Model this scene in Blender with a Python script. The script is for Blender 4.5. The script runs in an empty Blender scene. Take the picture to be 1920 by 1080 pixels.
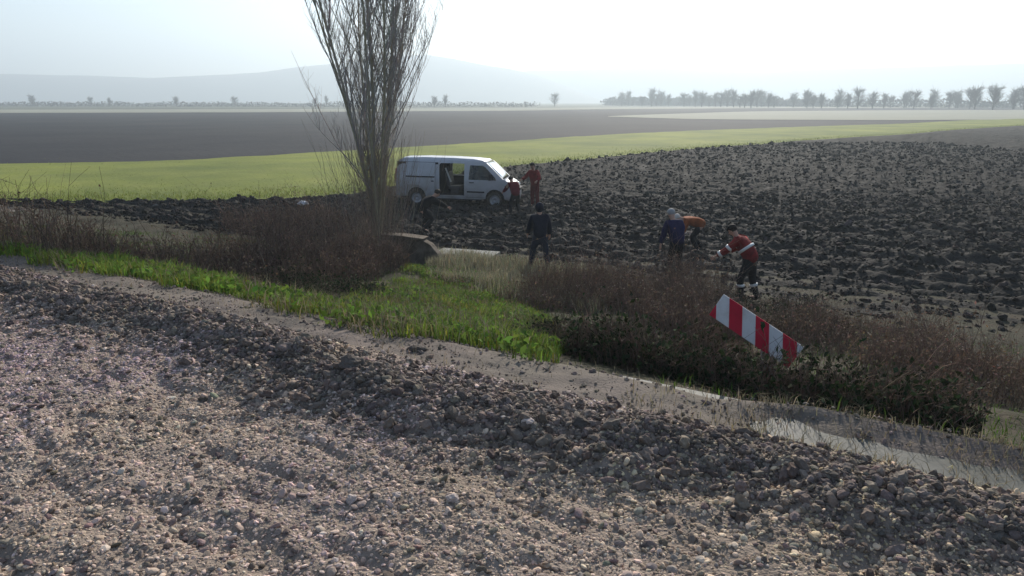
import bpy, bmesh, math, random
import numpy as np
from mathutils import Vector, Matrix
R = math.radians
random.seed(7)
rng = np.random.default_rng(11)
S = bpy.context.scene
C = S.collection

# ------------------------------------------------------------------ camera, sky, sun, exposure
CAMZ = 4.3
F = 1300.0                      # focal length in pixels of the 1920 wide picture
PITCH = math.atan(350 / F)
cd = bpy.data.cameras.new('camera'); cam = bpy.data.objects.new('camera', cd); C.objects.link(cam)
cd.sensor_width = 36; cd.lens = F / 1920 * 36; cd.clip_start = 0.05; cd.clip_end = 9000
cam.location = (0, 0, CAMZ); cam.rotation_euler = (R(90) - PITCH, 0, 0)
S.camera = cam

SUN_EL, SUN_AZ = 25, 15         # azimuth: degrees to the right of straight ahead (+Y)
w = bpy.data.worlds.new('World'); S.world = w; w.use_nodes = True
nt = w.node_tree; nt.nodes.clear()
sky = nt.nodes.new('ShaderNodeTexSky'); sky.sky_type = 'NISHITA'; sky.sun_disc = False
sky.sun_elevation = R(SUN_EL); sky.sun_rotation = R(SUN_AZ)
sky.air_density = 1.0; sky.dust_density = 0.9; sky.ozone_density = 2.5; sky.altitude = 100
bg = nt.nodes.new('ShaderNodeBackground'); bg.inputs[1].default_value = 0.100
wo = nt.nodes.new('ShaderNodeOutputWorld')
nt.links.new(sky.outputs[0], bg.inputs[0]); nt.links.new(bg.outputs[0], wo.inputs[0])
sl = bpy.data.lights.new('sun', 'SUN'); sun = bpy.data.objects.new('sun', sl); C.objects.link(sun)
sl.energy = 5.0; sl.angle = R(0.6); sl.color = (1.0, 0.93, 0.83)
sd = Vector((math.sin(R(SUN_AZ)) * math.cos(R(SUN_EL)), math.cos(R(SUN_AZ)) * math.cos(R(SUN_EL)), math.sin(R(SUN_EL))))
sun.rotation_euler = sd.to_track_quat('Z', 'Y').to_euler()
sun.location = (20, 60, 50)
S.view_settings.view_transform = 'Standard'; S.view_settings.look = 'None'
S.view_settings.gamma = 1; S.view_settings.use_curve_mapping = False
S.view_settings.exposure = 0.76
S.render.engine = 'CYCLES'

# ------------------------------------------------------------------ helpers
cp, sp_ = math.cos(PITCH), math.sin(PITCH)
def ray(px, py):
    a, b = (px - 960) / F, -(py - 540) / F
    return Vector((a, cp + b * sp_, -sp_ + b * cp))          # camera looks along +Y, pitched down
def at(px, py, z=0.0):                                       # where the sight line meets height z
    d = ray(px, py); k = (z - CAMZ) / d.z
    return Vector((d.x * k, d.y * k, z))
def at_y(px, py, y):                                         # where it meets the vertical plane at distance y
    d = ray(px, py); k = y / d.y
    return Vector((d.x * k, y, CAMZ + d.z * k))

def _h(ix, iy, s):
    n = (ix.astype(np.int64) * 374761393 + iy.astype(np.int64) * 668265263 + s * 1442695041) & 0x7fffffff
    n = ((n ^ (n >> 13)) * 1274126177) & 0x7fffffff
    return ((n ^ (n >> 16)) & 0xffff) / 65535.0
def vn(x, y, s=0):
    x = np.asarray(x, float); y = np.asarray(y, float)
    ix = np.floor(x); iy = np.floor(y); fx = x - ix; fy = y - iy
    fx = fx * fx * (3 - 2 * fx); fy = fy * fy * (3 - 2 * fy)
    a = _h(ix, iy, s); b = _h(ix + 1, iy, s); c = _h(ix, iy + 1, s); d = _h(ix + 1, iy + 1, s)
    return (a + (b - a) * fx) * (1 - fy) + (c + (d - c) * fx) * fy
def fbm(x, y, o=4, s=0):
    r = 0; a = 0.5; n = 0
    for k in range(o):
        r = r + a * vn(x * 2 ** k, y * 2 ** k, s + k * 17); n += a; a *= 0.5
    return r / n

def mat(name, col, rough=0.9, var=None, scale=3.0, bump=0.0, bscale=40.0, tint=False, transl=0.0, spec=0.05,
        metal=0.0, stretch=(1, 1, 1), contrast=(0.35, 0.65), coat=0.0, var2=None, scale2=0.5):
    m = bpy.data.materials.new(name); m.use_nodes = True; n = m.node_tree; L = n.links
    b = n.nodes['Principled BSDF']
    b.inputs['Roughness'].default_value = rough; b.inputs['Metallic'].default_value = metal
    b.inputs['Specular IOR Level'].default_value = spec; b.inputs['Coat Weight'].default_value = coat
    tc = n.nodes.new('ShaderNodeTexCoord'); mp = n.nodes.new('ShaderNodeMapping'); mp.inputs['Scale'].default_value = stretch
    L.new(tc.outputs['Object'], mp.inputs[0])
    rgb = n.nodes.new('ShaderNodeRGB'); rgb.outputs[0].default_value = (*col, 1); out = rgb.outputs[0]
    def mixin(out, other, sc):
        no = n.nodes.new('ShaderNodeTexNoise'); no.inputs['Scale'].default_value = sc; no.inputs['Detail'].default_value = 8
        no.inputs['Roughness'].default_value = 0.65
        L.new(mp.outputs[0], no.inputs['Vector'])
        cr = n.nodes.new('ShaderNodeMapRange'); cr.inputs[1].default_value = contrast[0]; cr.inputs[2].default_value = contrast[1]
        L.new(no.outputs[0], cr.inputs[0])
        mx = n.nodes.new('ShaderNodeMix'); mx.data_type = 'RGBA'; L.new(cr.outputs[0], mx.inputs[0])
        L.new(out, mx.inputs[6]); mx.inputs[7].default_value = (*other, 1)
        return mx.outputs[2]
    if var: out = mixin(out, var, scale)
    if var2: out = mixin(out, var2, scale2)
    if tint:
        a = n.nodes.new('ShaderNodeAttribute'); a.attribute_name = 'tint'; a.attribute_type = 'INSTANCER' if tint == 'inst' else 'GEOMETRY'
        mx = n.nodes.new('ShaderNodeMix'); mx.data_type = 'RGBA'; mx.blend_type = 'MULTIPLY'; mx.inputs[0].default_value = 1
        L.new(out, mx.inputs[6]); L.new(a.outputs[0], mx.inputs[7]); out = mx.outputs[2]
    L.new(out, b.inputs['Base Color'])
    if bump:
        no = n.nodes.new('ShaderNodeTexNoise'); no.inputs['Scale'].default_value = bscale; no.inputs['Detail'].default_value = 6
        L.new(mp.outputs[0], no.inputs['Vector'])
        bp = n.nodes.new('ShaderNodeBump'); bp.inputs['Strength'].default_value = 1.0; bp.inputs['Distance'].default_value = bump
        L.new(no.outputs[0], bp.inputs['Height']); L.new(bp.outputs[0], b.inputs['Normal'])
    if transl:
        t = n.nodes.new('ShaderNodeBsdfTranslucent'); L.new(out, t.inputs[0])
        ms = n.nodes.new('ShaderNodeMixShader'); ms.inputs[0].default_value = transl
        L.new(b.outputs[0], ms.inputs[1]); L.new(t.outputs[0], ms.inputs[2])
        L.new(ms.outputs[0], n.nodes['Material Output'].inputs[0])
    return m

def glass(name, col=(0.5, 0.55, 0.55), t=0.75):
    m = bpy.data.materials.new(name); m.use_nodes = True; n = m.node_tree
    for x in list(n.nodes):
        if x.type == 'BSDF_PRINCIPLED': n.nodes.remove(x)
    tr = n.nodes.new('ShaderNodeBsdfTransparent'); tr.inputs[0].default_value = (*[c * t for c in col], 1)
    gl = n.nodes.new('ShaderNodeBsdfGlossy'); gl.inputs['Roughness'].default_value = 0.05
    fr = n.nodes.new('ShaderNodeFresnel'); fr.inputs[0].default_value = 1.5
    mx = n.nodes.new('ShaderNodeMixShader')
    n.links.new(fr.outputs[0], mx.inputs[0]); n.links.new(tr.outputs[0], mx.inputs[1]); n.links.new(gl.outputs[0], mx.inputs[2])
    n.links.new(mx.outputs[0], n.nodes['Material Output'].inputs[0])
    return m

def tag(o, label=None, cat=None, group=None, kind=None):
    if label: o['label'] = label
    if cat: o['category'] = cat
    if group: o['group'] = group
    if kind: o['kind'] = kind
    return o
def empty(name, loc=(0, 0, 0), rz=0.0):
    o = bpy.data.objects.new(name, None); C.objects.link(o); o.location = loc; o.rotation_euler.z = rz
    o.empty_display_size = 0.3
    return o
def link(name, me, m=None, parent=None, smooth=False):
    if m is not None: me.materials.append(m)
    o = bpy.data.objects.new(name, me); C.objects.link(o)
    if parent: o.parent = parent
    if smooth: me.polygons.foreach_set('use_smooth', np.ones(len(me.polygons), bool))
    return o
def npmesh(name, v, f, m=None, parent=None, tint=None, smooth=False):
    """v (N,3), f (M,k) with k = 3 or 4."""
    me = bpy.data.meshes.new(name); v = np.asarray(v, np.float32); f = np.asarray(f, np.int32)
    k = f.shape[1]
    me.vertices.add(len(v)); me.vertices.foreach_set('co', v.ravel())
    me.loops.add(f.size); me.loops.foreach_set('vertex_index', f.ravel())
    me.polygons.add(len(f)); me.polygons.foreach_set('loop_start', np.arange(0, f.size, k, dtype=np.int32))
    me.polygons.foreach_set('loop_total', np.full(len(f), k, np.int32))
    me.update(calc_edges=True)
    if tint is not None:
        a = me.attributes.new('tint', 'FLOAT_COLOR', 'POINT')
        t = np.ones((len(v), 4), np.float32); t[:, :3] = tint
        a.data.foreach_set('color', t.ravel())
    return link(name, me, m, parent, smooth)
def bmobj(name, bm, m, parent=None, smooth=False):
    bmesh.ops.recalc_face_normals(bm, faces=bm.faces)
    me = bpy.data.meshes.new(name); bm.to_mesh(me); bm.free()
    return link(name, me, m, parent, smooth)
def gridfaces(nr, nc):
    i = np.arange((nr - 1) * (nc - 1)); r = i // (nc - 1); c = i % (nc - 1); a = r * nc + c
    return np.stack([a, a + 1, a + nc + 1, a + nc], 1)

# icosahedron base for stones, clods and clumps
_p = (1 + 5 ** .5) / 2
ICO = np.array([(-1,_p,0),(1,_p,0),(-1,-_p,0),(1,-_p,0),(0,-1,_p),(0,1,_p),(0,-1,-_p),(0,1,-_p),(_p,0,-1),(_p,0,1),(-_p,0,-1),(-_p,0,1)], float)
ICO /= np.linalg.norm(ICO[0])
ICOF = np.array([(0,11,5),(0,5,1),(0,1,7),(0,7,10),(0,10,11),(1,5,9),(5,11,4),(11,10,2),(10,7,6),(7,1,8),(3,9,4),(3,4,2),(3,2,6),(3,6,8),(3,8,9),(4,9,5),(2,4,11),(6,2,10),(8,6,7),(9,8,1)])
def rotz_tilt(n, tilt):
    a = rng.uniform(0, 2 * np.pi, n); b = rng.normal(0, tilt, n); c = rng.normal(0, tilt, n)
    ca, sa, cb, sb, cc, sc = np.cos(a), np.sin(a), np.cos(b), np.sin(b), np.cos(c), np.sin(c)
    Z = np.zeros((n, 3, 3)); Z[:, 0, 0] = ca; Z[:, 0, 1] = -sa; Z[:, 1, 0] = sa; Z[:, 1, 1] = ca; Z[:, 2, 2] = 1
    X = np.zeros((n, 3, 3)); X[:, 0, 0] = 1; X[:, 1, 1] = cb; X[:, 1, 2] = -sb; X[:, 2, 1] = sb; X[:, 2, 2] = cb
    Y = np.zeros((n, 3, 3)); Y[:, 1, 1] = 1; Y[:, 0, 0] = cc; Y[:, 0, 2] = sc; Y[:, 2, 0] = -sc; Y[:, 2, 2] = cc
    return Z @ X @ Y
def stone_nodes(m, flat, rough_):
    """node group: lump shapes (noise-deformed icospheres) instanced on the object's own points."""
    g = bpy.data.node_groups.new('lumps_on_points', 'GeometryNodeTree'); N = g.nodes; L = g.links
    g.interface.new_socket('Geometry', in_out='INPUT', socket_type='NodeSocketGeometry')
    g.interface.new_socket('Geometry', in_out='OUTPUT', socket_type='NodeSocketGeometry')
    gi = N.new('NodeGroupInput'); go = N.new('NodeGroupOutput'); jn = N.new('GeometryNodeJoinGeometry')
    for k in range(9):
        ic = N.new('GeometryNodeMeshIcoSphere'); ic.inputs['Radius'].default_value = 1; ic.inputs['Subdivisions'].default_value = 2
        sp = N.new('GeometryNodeSetPosition'); L.new(ic.outputs['Mesh'], sp.inputs['Geometry'])
        ps = N.new('GeometryNodeInputPosition'); ad = N.new('ShaderNodeVectorMath'); ad.operation = 'ADD'; ad.inputs[1].default_value = (k * 7.3, k * 3.1 + 2, k * 5.7)
        L.new(ps.outputs[0], ad.inputs[0])
        no = N.new('ShaderNodeTexNoise'); no.inputs['Scale'].default_value = 1.1 + rough_; no.inputs['Detail'].default_value = 3; no.inputs['Roughness'].default_value = .75
        L.new(ad.outputs[0], no.inputs['Vector'])
        mr = N.new('ShaderNodeMapRange'); mr.inputs[1].default_value = .25; mr.inputs[2].default_value = .75; mr.inputs[3].default_value = 1 - rough_; mr.inputs[4].default_value = 1 + rough_
        L.new(no.outputs[0], mr.inputs[0])
        sc = N.new('ShaderNodeVectorMath'); sc.operation = 'SCALE'; L.new(ps.outputs[0], sc.inputs[0]); L.new(mr.outputs[0], sc.inputs['Scale'])
        mu = N.new('ShaderNodeVectorMath'); mu.operation = 'MULTIPLY'; L.new(sc.outputs[0], mu.inputs[0])
        mu.inputs[1].default_value = (random.uniform(.85, 1.4), random.uniform(.7, 1.0), flat * random.uniform(.75, 1.15))
        L.new(mu.outputs[0], sp.inputs['Position'])
        sm = N.new('GeometryNodeSetMaterial'); sm.inputs['Material'].default_value = m; L.new(sp.outputs[0], sm.inputs[0])
        ti = N.new('GeometryNodeGeometryToInstance'); L.new(sm.outputs[0], ti.inputs[0]); L.new(ti.outputs[0], jn.inputs[0])
    iop = N.new('GeometryNodeInstanceOnPoints'); L.new(gi.outputs[0], iop.inputs['Points']); L.new(jn.outputs[0], iop.inputs['Instance']); iop.inputs['Pick Instance'].default_value = True
    def na(nm, ty):
        a = N.new('GeometryNodeInputNamedAttribute'); a.data_type = ty; a.inputs['Name'].default_value = nm; return a.outputs[0]
    L.new(na('pick', 'INT'), iop.inputs['Instance Index']); L.new(na('turn', 'FLOAT_VECTOR'), iop.inputs['Rotation']); L.new(na('size', 'FLOAT'), iop.inputs['Scale'])
    L.new(iop.outputs[0], go.inputs[0])
    return g
def stones(name, pos, size, m, tint, flat=0.6, jit=0.3, parent=None, tilt=0.5, sink=0.25):
    n = len(pos); pos = pos.copy(); pos[:, 2] += size * flat * (0.5 - sink)
    me = bpy.data.meshes.new(name); me.vertices.add(n); me.vertices.foreach_set('co', pos.astype(np.float32).ravel())
    a = me.attributes.new('tint', 'FLOAT_COLOR', 'POINT'); t = np.ones((n, 4), np.float32); t[:, :3] = tint; a.data.foreach_set('color', t.ravel())
    me.attributes.new('pick', 'INT', 'POINT').data.foreach_set('value', rng.integers(0, 9, n).astype(np.int32))
    tr = np.stack([rng.normal(0, tilt, n), rng.normal(0, tilt, n), rng.uniform(0, 6.28, n)], 1).astype(np.float32)
    me.attributes.new('turn', 'FLOAT_VECTOR', 'POINT').data.foreach_set('vector', tr.ravel())
    me.attributes.new('size', 'FLOAT', 'POINT').data.foreach_set('value', size.astype(np.float32))
    o = link(name, me, m, parent); md = o.modifiers.new('lumps', 'NODES'); md.node_group = stone_nodes(m, flat, jit)
    return o
def tubes(name, P, Rad, m, parent=None, tint=None, sides=3, smooth=True):
    """P (N,K,3) polylines, Rad (N,K) radii -> one mesh of thin tapered stems."""
    N, K, _ = P.shape
    T = np.gradient(P, axis=1); T /= np.linalg.norm(T, axis=2, keepdims=True) + 1e-9
    ref = np.where(np.abs(T[:, :, 2:3]) > 0.9, np.array([1., 0, 0]), np.array([0, 0, 1.]))
    U = np.cross(T, ref); U /= np.linalg.norm(U, axis=2, keepdims=True) + 1e-9
    W = np.cross(T, U)
    a = np.arange(sides) * 2 * np.pi / sides
    V = P[:, :, None] + Rad[:, :, None, None] * (np.cos(a)[None, None, :, None] * U[:, :, None] + np.sin(a)[None, None, :, None] * W[:, :, None])
    i = np.arange(N)[:, None, None] * K * sides + np.arange(K - 1)[None, :, None] * sides
    s = np.arange(sides)[None, None]; s2 = (s + 1) % sides
    f = np.stack([i + s, i + s2, i + sides + s2, i + sides + s], -1).reshape(-1, 4)
    tt = None if tint is None else np.repeat(tint, K * sides, 0)
    return npmesh(name, V.reshape(-1, 3), f, m, parent, tt, smooth)
def blades(name, pos, h, wd, lean, m, tint, parent=None):
    """curved grass blades: quad + tip."""
    n = len(pos); a = rng.uniform(0, 2 * np.pi, n); side = np.stack([np.cos(a), np.sin(a), 0 * a], 1) * (wd / 2)[:, None]
    d = a + np.pi / 2 + rng.normal(0, .4, n); dv = np.stack([np.cos(d), np.sin(d), 0 * d], 1) * (h * lean)[:, None]
    up = np.array([0, 0, 1.])[None] * h[:, None]
    v = np.stack([pos - side, pos + side, pos + up * .55 + dv * .3 + side * .8, pos + up * .55 + dv * .3 - side * .8, pos + up * (1 - .35 * lean[:, None]) + dv], 1)
    f = []
    b = (np.arange(n) * 5)[:, None]
    f = np.concatenate([b + np.array([0, 1, 2]), b + np.array([0, 2, 3]), b + np.array([3, 2, 4])])
    return npmesh(name, v.reshape(-1, 3), f, m, parent, np.repeat(tint, 5, 0))
def leaves(name, pos, size, m, tint, parent=None):
    n = len(pos); q = rng.normal(0, 1, (n, 3)); q /= np.linalg.norm(q, axis=1, keepdims=True)
    r2 = rng.normal(0, 1, (n, 3)); u = np.cross(q, r2); u /= np.linalg.norm(u, axis=1, keepdims=True); v_ = np.cross(q, u)
    u = u * size[:, None]; v_ = v_ * (size * .55)[:, None]
    v = np.stack([pos - u, pos - v_ + q * (size * .2)[:, None], pos + u, pos + v_ + q * (size * .2)[:, None]], 1)
    f = (np.arange(n) * 4)[:, None] + np.arange(4)
    return npmesh(name, v.reshape(-1, 3), f, m, parent, np.repeat(tint, 4, 0))
def shade(n, lo=.6, hi=1.3, hue=.06):
    b = rng.uniform(lo, hi, (n, 1)); return b * (1 + rng.normal(0, hue, (n, 3)))

# ------------------------------------------------------------------ terrain shape
PA, PB = at(498, 606, 2.65), at(1422, 812, 2.65)             # the far lip of the gravel
tg = (PB - PA).normalized(); TX, TY = tg.x, tg.y; NX, NY = -TY, TX
CC = NX * PA.x + NY * PA.y
def uv(x, y): return TX * x + TY * y, NX * x + NY * y - CC
def xy(t, v): return TX * t + NX * (v + CC), TY * t + NY * (v + CC)
VP = [-4000, -20, -10, -1.0, -0.05, 0.15, 0.8, 1.6, 2.5, 4, 6, 8, 10, 12, 15, 4000]
ZP = [0, 0, 2.65, 2.65, 2.65, 2.5, 2.44, 2.2, 1.86, 1.36, .86, .46, .2, .05, 0, 0]
def base(x, y):
    t, v = uv(x, y); return np.interp(v, VP, ZP)
def H(x, y):
    t, v = uv(x, y); z = np.interp(v, VP, ZP)
    g = np.clip(-(v - 0.02) / 0.25, 0, 1) * np.clip((v + 9) / 2, 0, 1)            # gravel
    bm_ = np.exp(-((v + 0.47 + .34 * (fbm(t * .7, t * 0, 3, 23) - .5)) / 0.29) ** 2)                                       # windrow along its lip
    z = z + g * (0.05 * (fbm(t * 1.1, v * 2.6, 4, 3) - .5) + 0.035 * (fbm(x * 9, y * 9, 3, 5) - .5) + 0.035 * (fbm(t * 1.6 + v * 1.5, v * 7, 3, 8) - .5) - .024 * np.clip(1 - np.abs(fbm(t * .9 - v * .4, v * 2.4 + t * .3, 3, 18) - .5) * 14, 0, 1))
    z = z + bm_ * (0.07 + 0.16 * (fbm(t * 3, v * 5, 4, 21) - .4) + .05 * (fbm(t * 14, v * 14, 2, 29) - .5))
    s = np.clip(v / .1, 0, 1) * np.clip((1.1 - v) / .3, 0, 1)
    z = z + s * 0.05 * (fbm(t * 2, v * 3, 3, 31) - .5)
    ch = np.clip((t + 1.2 + 1.2 * (vn(t * .8, v * 0, 35) - .5)) / 1.2, 0, 1)
    z = z - ch * .085 * np.exp(-((v - .47) / .20) ** 2) + ch * .07 * np.exp(-((v - .9) / .10) ** 2)
    k = np.clip((v - 0.8) / 1.2, 0, 1) * np.clip((14 - v) / 3, 0, 1)
    z = z + k * 0.30 * (fbm(x * .8, y * .8, 4, 41) - .5)
    return z
def plough(x, y):                                            # clods and furrows of the ploughed field
    fade = np.clip((np.hypot(x, y) - 14) / 6, .25, 1)
    fur = np.sin((x * .55 + y * 1.0) * 2 * np.pi / 1.1 + 3 * fbm(x * .3, y * .3, 2, 61))
    return fade * (0.09 * fur + 0.26 * (fbm(x * 1.3, y * 1.3, 4, 51) - .5) + 0.22 * (fbm(x * 4.5, y * 4.5, 3, 57) - .5))

M_ground = mat('soil_base', (.13, .11, .09), var=(.17, .15, .11), scale=.05)
M_gravel = mat('gravel_dirt', (.24, .188, .15), var=(.37, .30, .245), scale=6, bump=.018, bscale=60, var2=(.24, .19, .15), scale2=.55)
M_stone = mat('gravel_stones', (.33, .275, .245), tint=True, bump=.002, bscale=200)
M_stone_i = mat('gravel_pebbles', (.42, .345, .285), tint='inst')
M_clod_i = mat('crumbled_earth', (.150, .117, .096), tint='inst', bump=.0012, bscale=3, var=(.21, .17, .14), scale=1.5)
M_clod = mat('earth_clods', (.145, .118, .102), tint=True, bump=.006, bscale=90, var=(.15, .13, .11), scale=14)
M_path = mat('pale_dry_mud', (.205, .165, .143), var=(.13, .108, .094), scale=2.2, bump=.008, bscale=45, var2=(.15, .13, .105), scale2=.9)
M_bank = mat('bank_soil', (.045, .045, .028), var=(.065, .052, .036), scale=2, bump=.03, bscale=18)
M_plough = mat('ploughed_soil', (.022, .020, .018), var=(.040, .036, .031), scale=2.4, bump=.05, bscale=9)
M_green = mat('young_wheat', (.225, .25, .042), var=(.25, .255, .065), scale=.35, bump=.06, bscale=5, var2=(.125, .15, .04), scale2=.08)
M_dark = mat('dark_tilled_soil', (.028, .028, .031), var=(.045, .043, .043), scale=.06, bump=.1, bscale=1.5)
M_pale = mat('pale_stubble', (.30, .29, .22), var=(.25, .25, .19), scale=.05)
M_far = mat('far_grass', (.13, .14, .09), var=(.09, .09, .07), scale=.02)

# base sheet out to the horizon (below all detailed sheets)
def axis(lims, steps):
    a = [lims[0]]
    for l, s in zip(lims[1:], steps): a += list(np.linspace(a[-1], l, s + 1)[1:])
    return np.array(a)
tv = axis([-3350, -600, -100, -25, 25, 100, 600, 3350], [6, 8, 15, 30, 15, 8, 6])
vv = axis([-3350, -600, -60, -22, -9, 0, 1, 16, 60, 400, 3350], [4, 6, 10, 6, 4, 3, 16, 12, 10, 8])
X, Y = np.meshgrid(tv, vv); gx = X; gy = Y
t_, v_ = gx, gy
# grid lines run along the road lip close by; far away it is simply a big sheet
wx, wy = xy(t_, v_)
Z = base(wx, wy) - 0.12
tag(npmesh('ground', np.stack([wx, wy, Z], -1).reshape(-1, 3), gridfaces(*X.shape), M_ground), 'bare brown soil under and around the fields', kind='structure')

# gravel surface
a, b = np.meshgrid(np.concatenate([np.linspace(-14, -7.2, 60), np.linspace(-7.2, 5.2, 460), np.linspace(5.2, 12, 50)[1:]]),
                   np.concatenate([np.linspace(-9.5, -4, 60), np.linspace(-4, .05, 190)[1:]]))
wx, wy = xy(a, b)
tag(npmesh('gravel_road', np.stack([wx, wy, H(wx, wy)], -1).reshape(-1, 3), gridfaces(*a.shape), M_gravel, smooth=True), 'coarse grey brown gravel roadside filling the foreground', kind='structure')
a, b = np.meshgrid(np.linspace(-14, 12, 420), np.linspace(.0, .86, 30)); wx, wy = xy(a, b)
tag(npmesh('dirt_path', np.stack([wx, wy, H(wx, wy) + .008 + .03 * np.clip(b / .1, 0, 1) * np.clip((.86 - b) / .15, 0, 1) * (fbm(wx * 7, wy * 7, 3, 33) - .4)], -1).reshape(-1, 3), gridfaces(*a.shape), M_path, smooth=True), 'narrow strip of pale mud along the gravel', kind='structure')
M_water = mat('muddy_water', (.125, .122, .108), rough=.62, spec=.10, bump=.006, bscale=9, var=(.09, .09, .075), scale=2)
a, b = np.meshgrid(np.linspace(-1.6, 12, 60), np.linspace(.12, .88, 6)); wx, wy = xy(a, b)
tag(npmesh('water', np.stack([wx, wy, 2.434 + 0 * wx], -1).reshape(-1, 3), gridfaces(*a.shape), M_water, smooth=True), 'shallow muddy water lying in the strip beside the gravel', kind='structure')
a, b = np.meshgrid(np.linspace(-30, 26, 380), np.linspace(.78, 15, 120)); wx, wy = xy(a, b)
tag(npmesh('grass_bank', np.stack([wx, wy, H(wx, wy)], -1).reshape(-1, 3), gridfaces(*a.shape), M_bank, smooth=True), 'overgrown bank sloping down to the ploughed field', kind='structure')

# fields: edges taken as straight-ish lines on the flat ground
def edge(pts, z=0.0):
    p = [at(px, py, z) for px, py in pts]; return np.array([(q.x, q.y) for q in p])
E0 = edge([(-900, 385), (300, 378), (498, 374), (650, 366), (760, 346), (960, 312), (1100, 299), (1422, 271), (1700, 252), (2600, 215)])
E1 = edge([(-900, 330), (300, 303), (498, 293), (760, 277), (960, 265), (1180, 251), (1422, 241), (1700, 232), (2600, 207)])
def edge_y(E, s):                                            # distance y of edge E along direction x/y = s
    k = E[:, 0] / E[:, 1]; return np.interp(s, k, E[:, 1])
# ploughed field
ss = np.linspace(-1.35, 1.35, 520)
near = np.array([(12.2 + CC) / (NX * s + NY) for s in ss]); near = np.clip(near, 9, 60)
far = edge_y(E0, ss); far = far + .35 * (fbm(ss * 60, ss * 0, 3, 71) - .5) * far / 20
r = np.linspace(0, 1, 330)[:, None]
yy = near * (far / near) ** r; xx = yy * ss
ed = np.clip(np.minimum(r / .04, (1 - r) / .03), 0, 1)
zz = .03 + ed * plough(xx, yy)
tag(npmesh('ploughed_field', np.stack([xx, yy, zz], -1).reshape(-1, 3), gridfaces(*xx.shape), M_plough), 'dark ploughed field with rough clods', kind='structure')
# green field
r = np.linspace(0, 1, 60)[:, None]; f1 = edge_y(E1, ss)
yy = (far - .3) * (f1 / (far - .3)) ** r; xx = yy * ss; zz = .05 + .10 * (fbm(xx * .5, yy * .5, 3, 81) - .5) + .10 * np.sin(r * np.pi)
tag(npmesh('green_field', np.stack([xx, yy, zz], -1).reshape(-1, 3), gridfaces(*xx.shape), M_green, smooth=True), 'long strip of yellowish green young wheat', kind='structure')
# dark tilled field, then paler far fields
def sheet(name, E_a, E_b, z, m, label, n=90, amp=0.0):
    s2 = np.linspace(-1.35, 1.35, n); ya = edge_y(E_a, s2); yb = edge_y(E_b, s2); r = np.linspace(0, 1, 40)[:, None]
    y = ya * (yb / ya) ** r; x = y * s2; zz = z + amp * (fbm(x * .2, y * .2, 3, 91) - .5)
    return tag(npmesh(name, np.stack([x, y, zz], -1).reshape(-1, 3), gridfaces(*x.shape), m), label, kind='structure')
E2 = edge([(-900, 215), (498, 211), (960, 208), (1150, 205), (1422, 203), (2600, 200)])
sheet('dark_field', E1, E2, .02, M_dark, 'wide dark tilled field beyond the green strip', amp=.08)
P0 = edge([(1140, 219.5), (1290, 224), (1422, 225), (1700, 226), (2400, 222)]); P1 = edge([(1140, 218.5), (1290, 213), (1422, 209), (1700, 207), (2400, 205)])
s2 = np.linspace(P0[0, 0] / P0[0, 1], 1.1, 50); ya = edge_y(P0, s2); yb = edge_y(P1, s2); rr = np.linspace(0, 1, 12)[:, None]; y = ya + (yb - ya) * rr; x = y * s2
tag(npmesh('pale_field', np.stack([x, y, 0 * x + .10], -1).reshape(-1, 3), gridfaces(*x.shape), M_pale), 'narrow pale stubble strip on the right of the dark field', kind='structure')
E3 = edge([(-900, 208), (498, 205), (960, 203), (1422, 200), (2600, 198)]); E4 = edge([(-900, 192.4), (2600, 192.4)])
sheet('stubble_field', E2, E3, .12, M_pale, 'thin pale strip of stubble beyond the dark field')
sheet('meadow', E3, E4, .10, M_far, 'grey green meadows fading into the haze')

# ------------------------------------------------------------------ hills
def hill(name, prof, dist, depth, m, label, seed):
    pts = [at_y(px, py, dist) for px, py in prof]; xs = np.array([p.x for p in pts]); zs = np.array([p.z for p in pts])
    xg = np.linspace(xs[0], xs[-1], 260); top = np.interp(xg, xs, zs) + 5 * (fbm(xg / 120, xg * 0, 4, seed) - .5)
    q = np.linspace(-1, 1, 40)[:, None]; pr = np.cos(q * np.pi / 2) ** 1.1
    y = dist + q * depth + 0 * xg; x = xg + 0 * q
    z = -.5 + (top + .5) * pr * (1 - .25 * (1 - pr) * fbm(x / 90, y / 90, 4, seed + 3)) + 0 * y
    return tag(npmesh(name, np.stack([x, y, z], -1).reshape(-1, 3), gridfaces(*x.shape), m, smooth=True), label, kind='structure')
M_hill = mat('wooded_hill', (.14, .15, .13), var=(.18, .18, .15), scale=.01)
hill('hill', [(-1300, 150), (-500, 120), (0, 138), (300, 146), (498, 136), (560, 127), (650, 118), (740, 106), (800, 103), (850, 110), (905, 121), (960, 131), (1010, 143), (1080, 170), (1120, 188)], 2300, 420, M_hill, 'long hazy hill rising behind the bare poplar', 101)
hill('hill', [(700, 150), (860, 140), (960, 134), (1040, 132), (1140, 129), (1240, 129), (1330, 133), (1422, 136), (1600, 128), (1900, 120), (2300, 135), (3000, 150)], 2950, 350, M_hill, 'faint pale ridge on the horizon to the right', 111)

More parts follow.
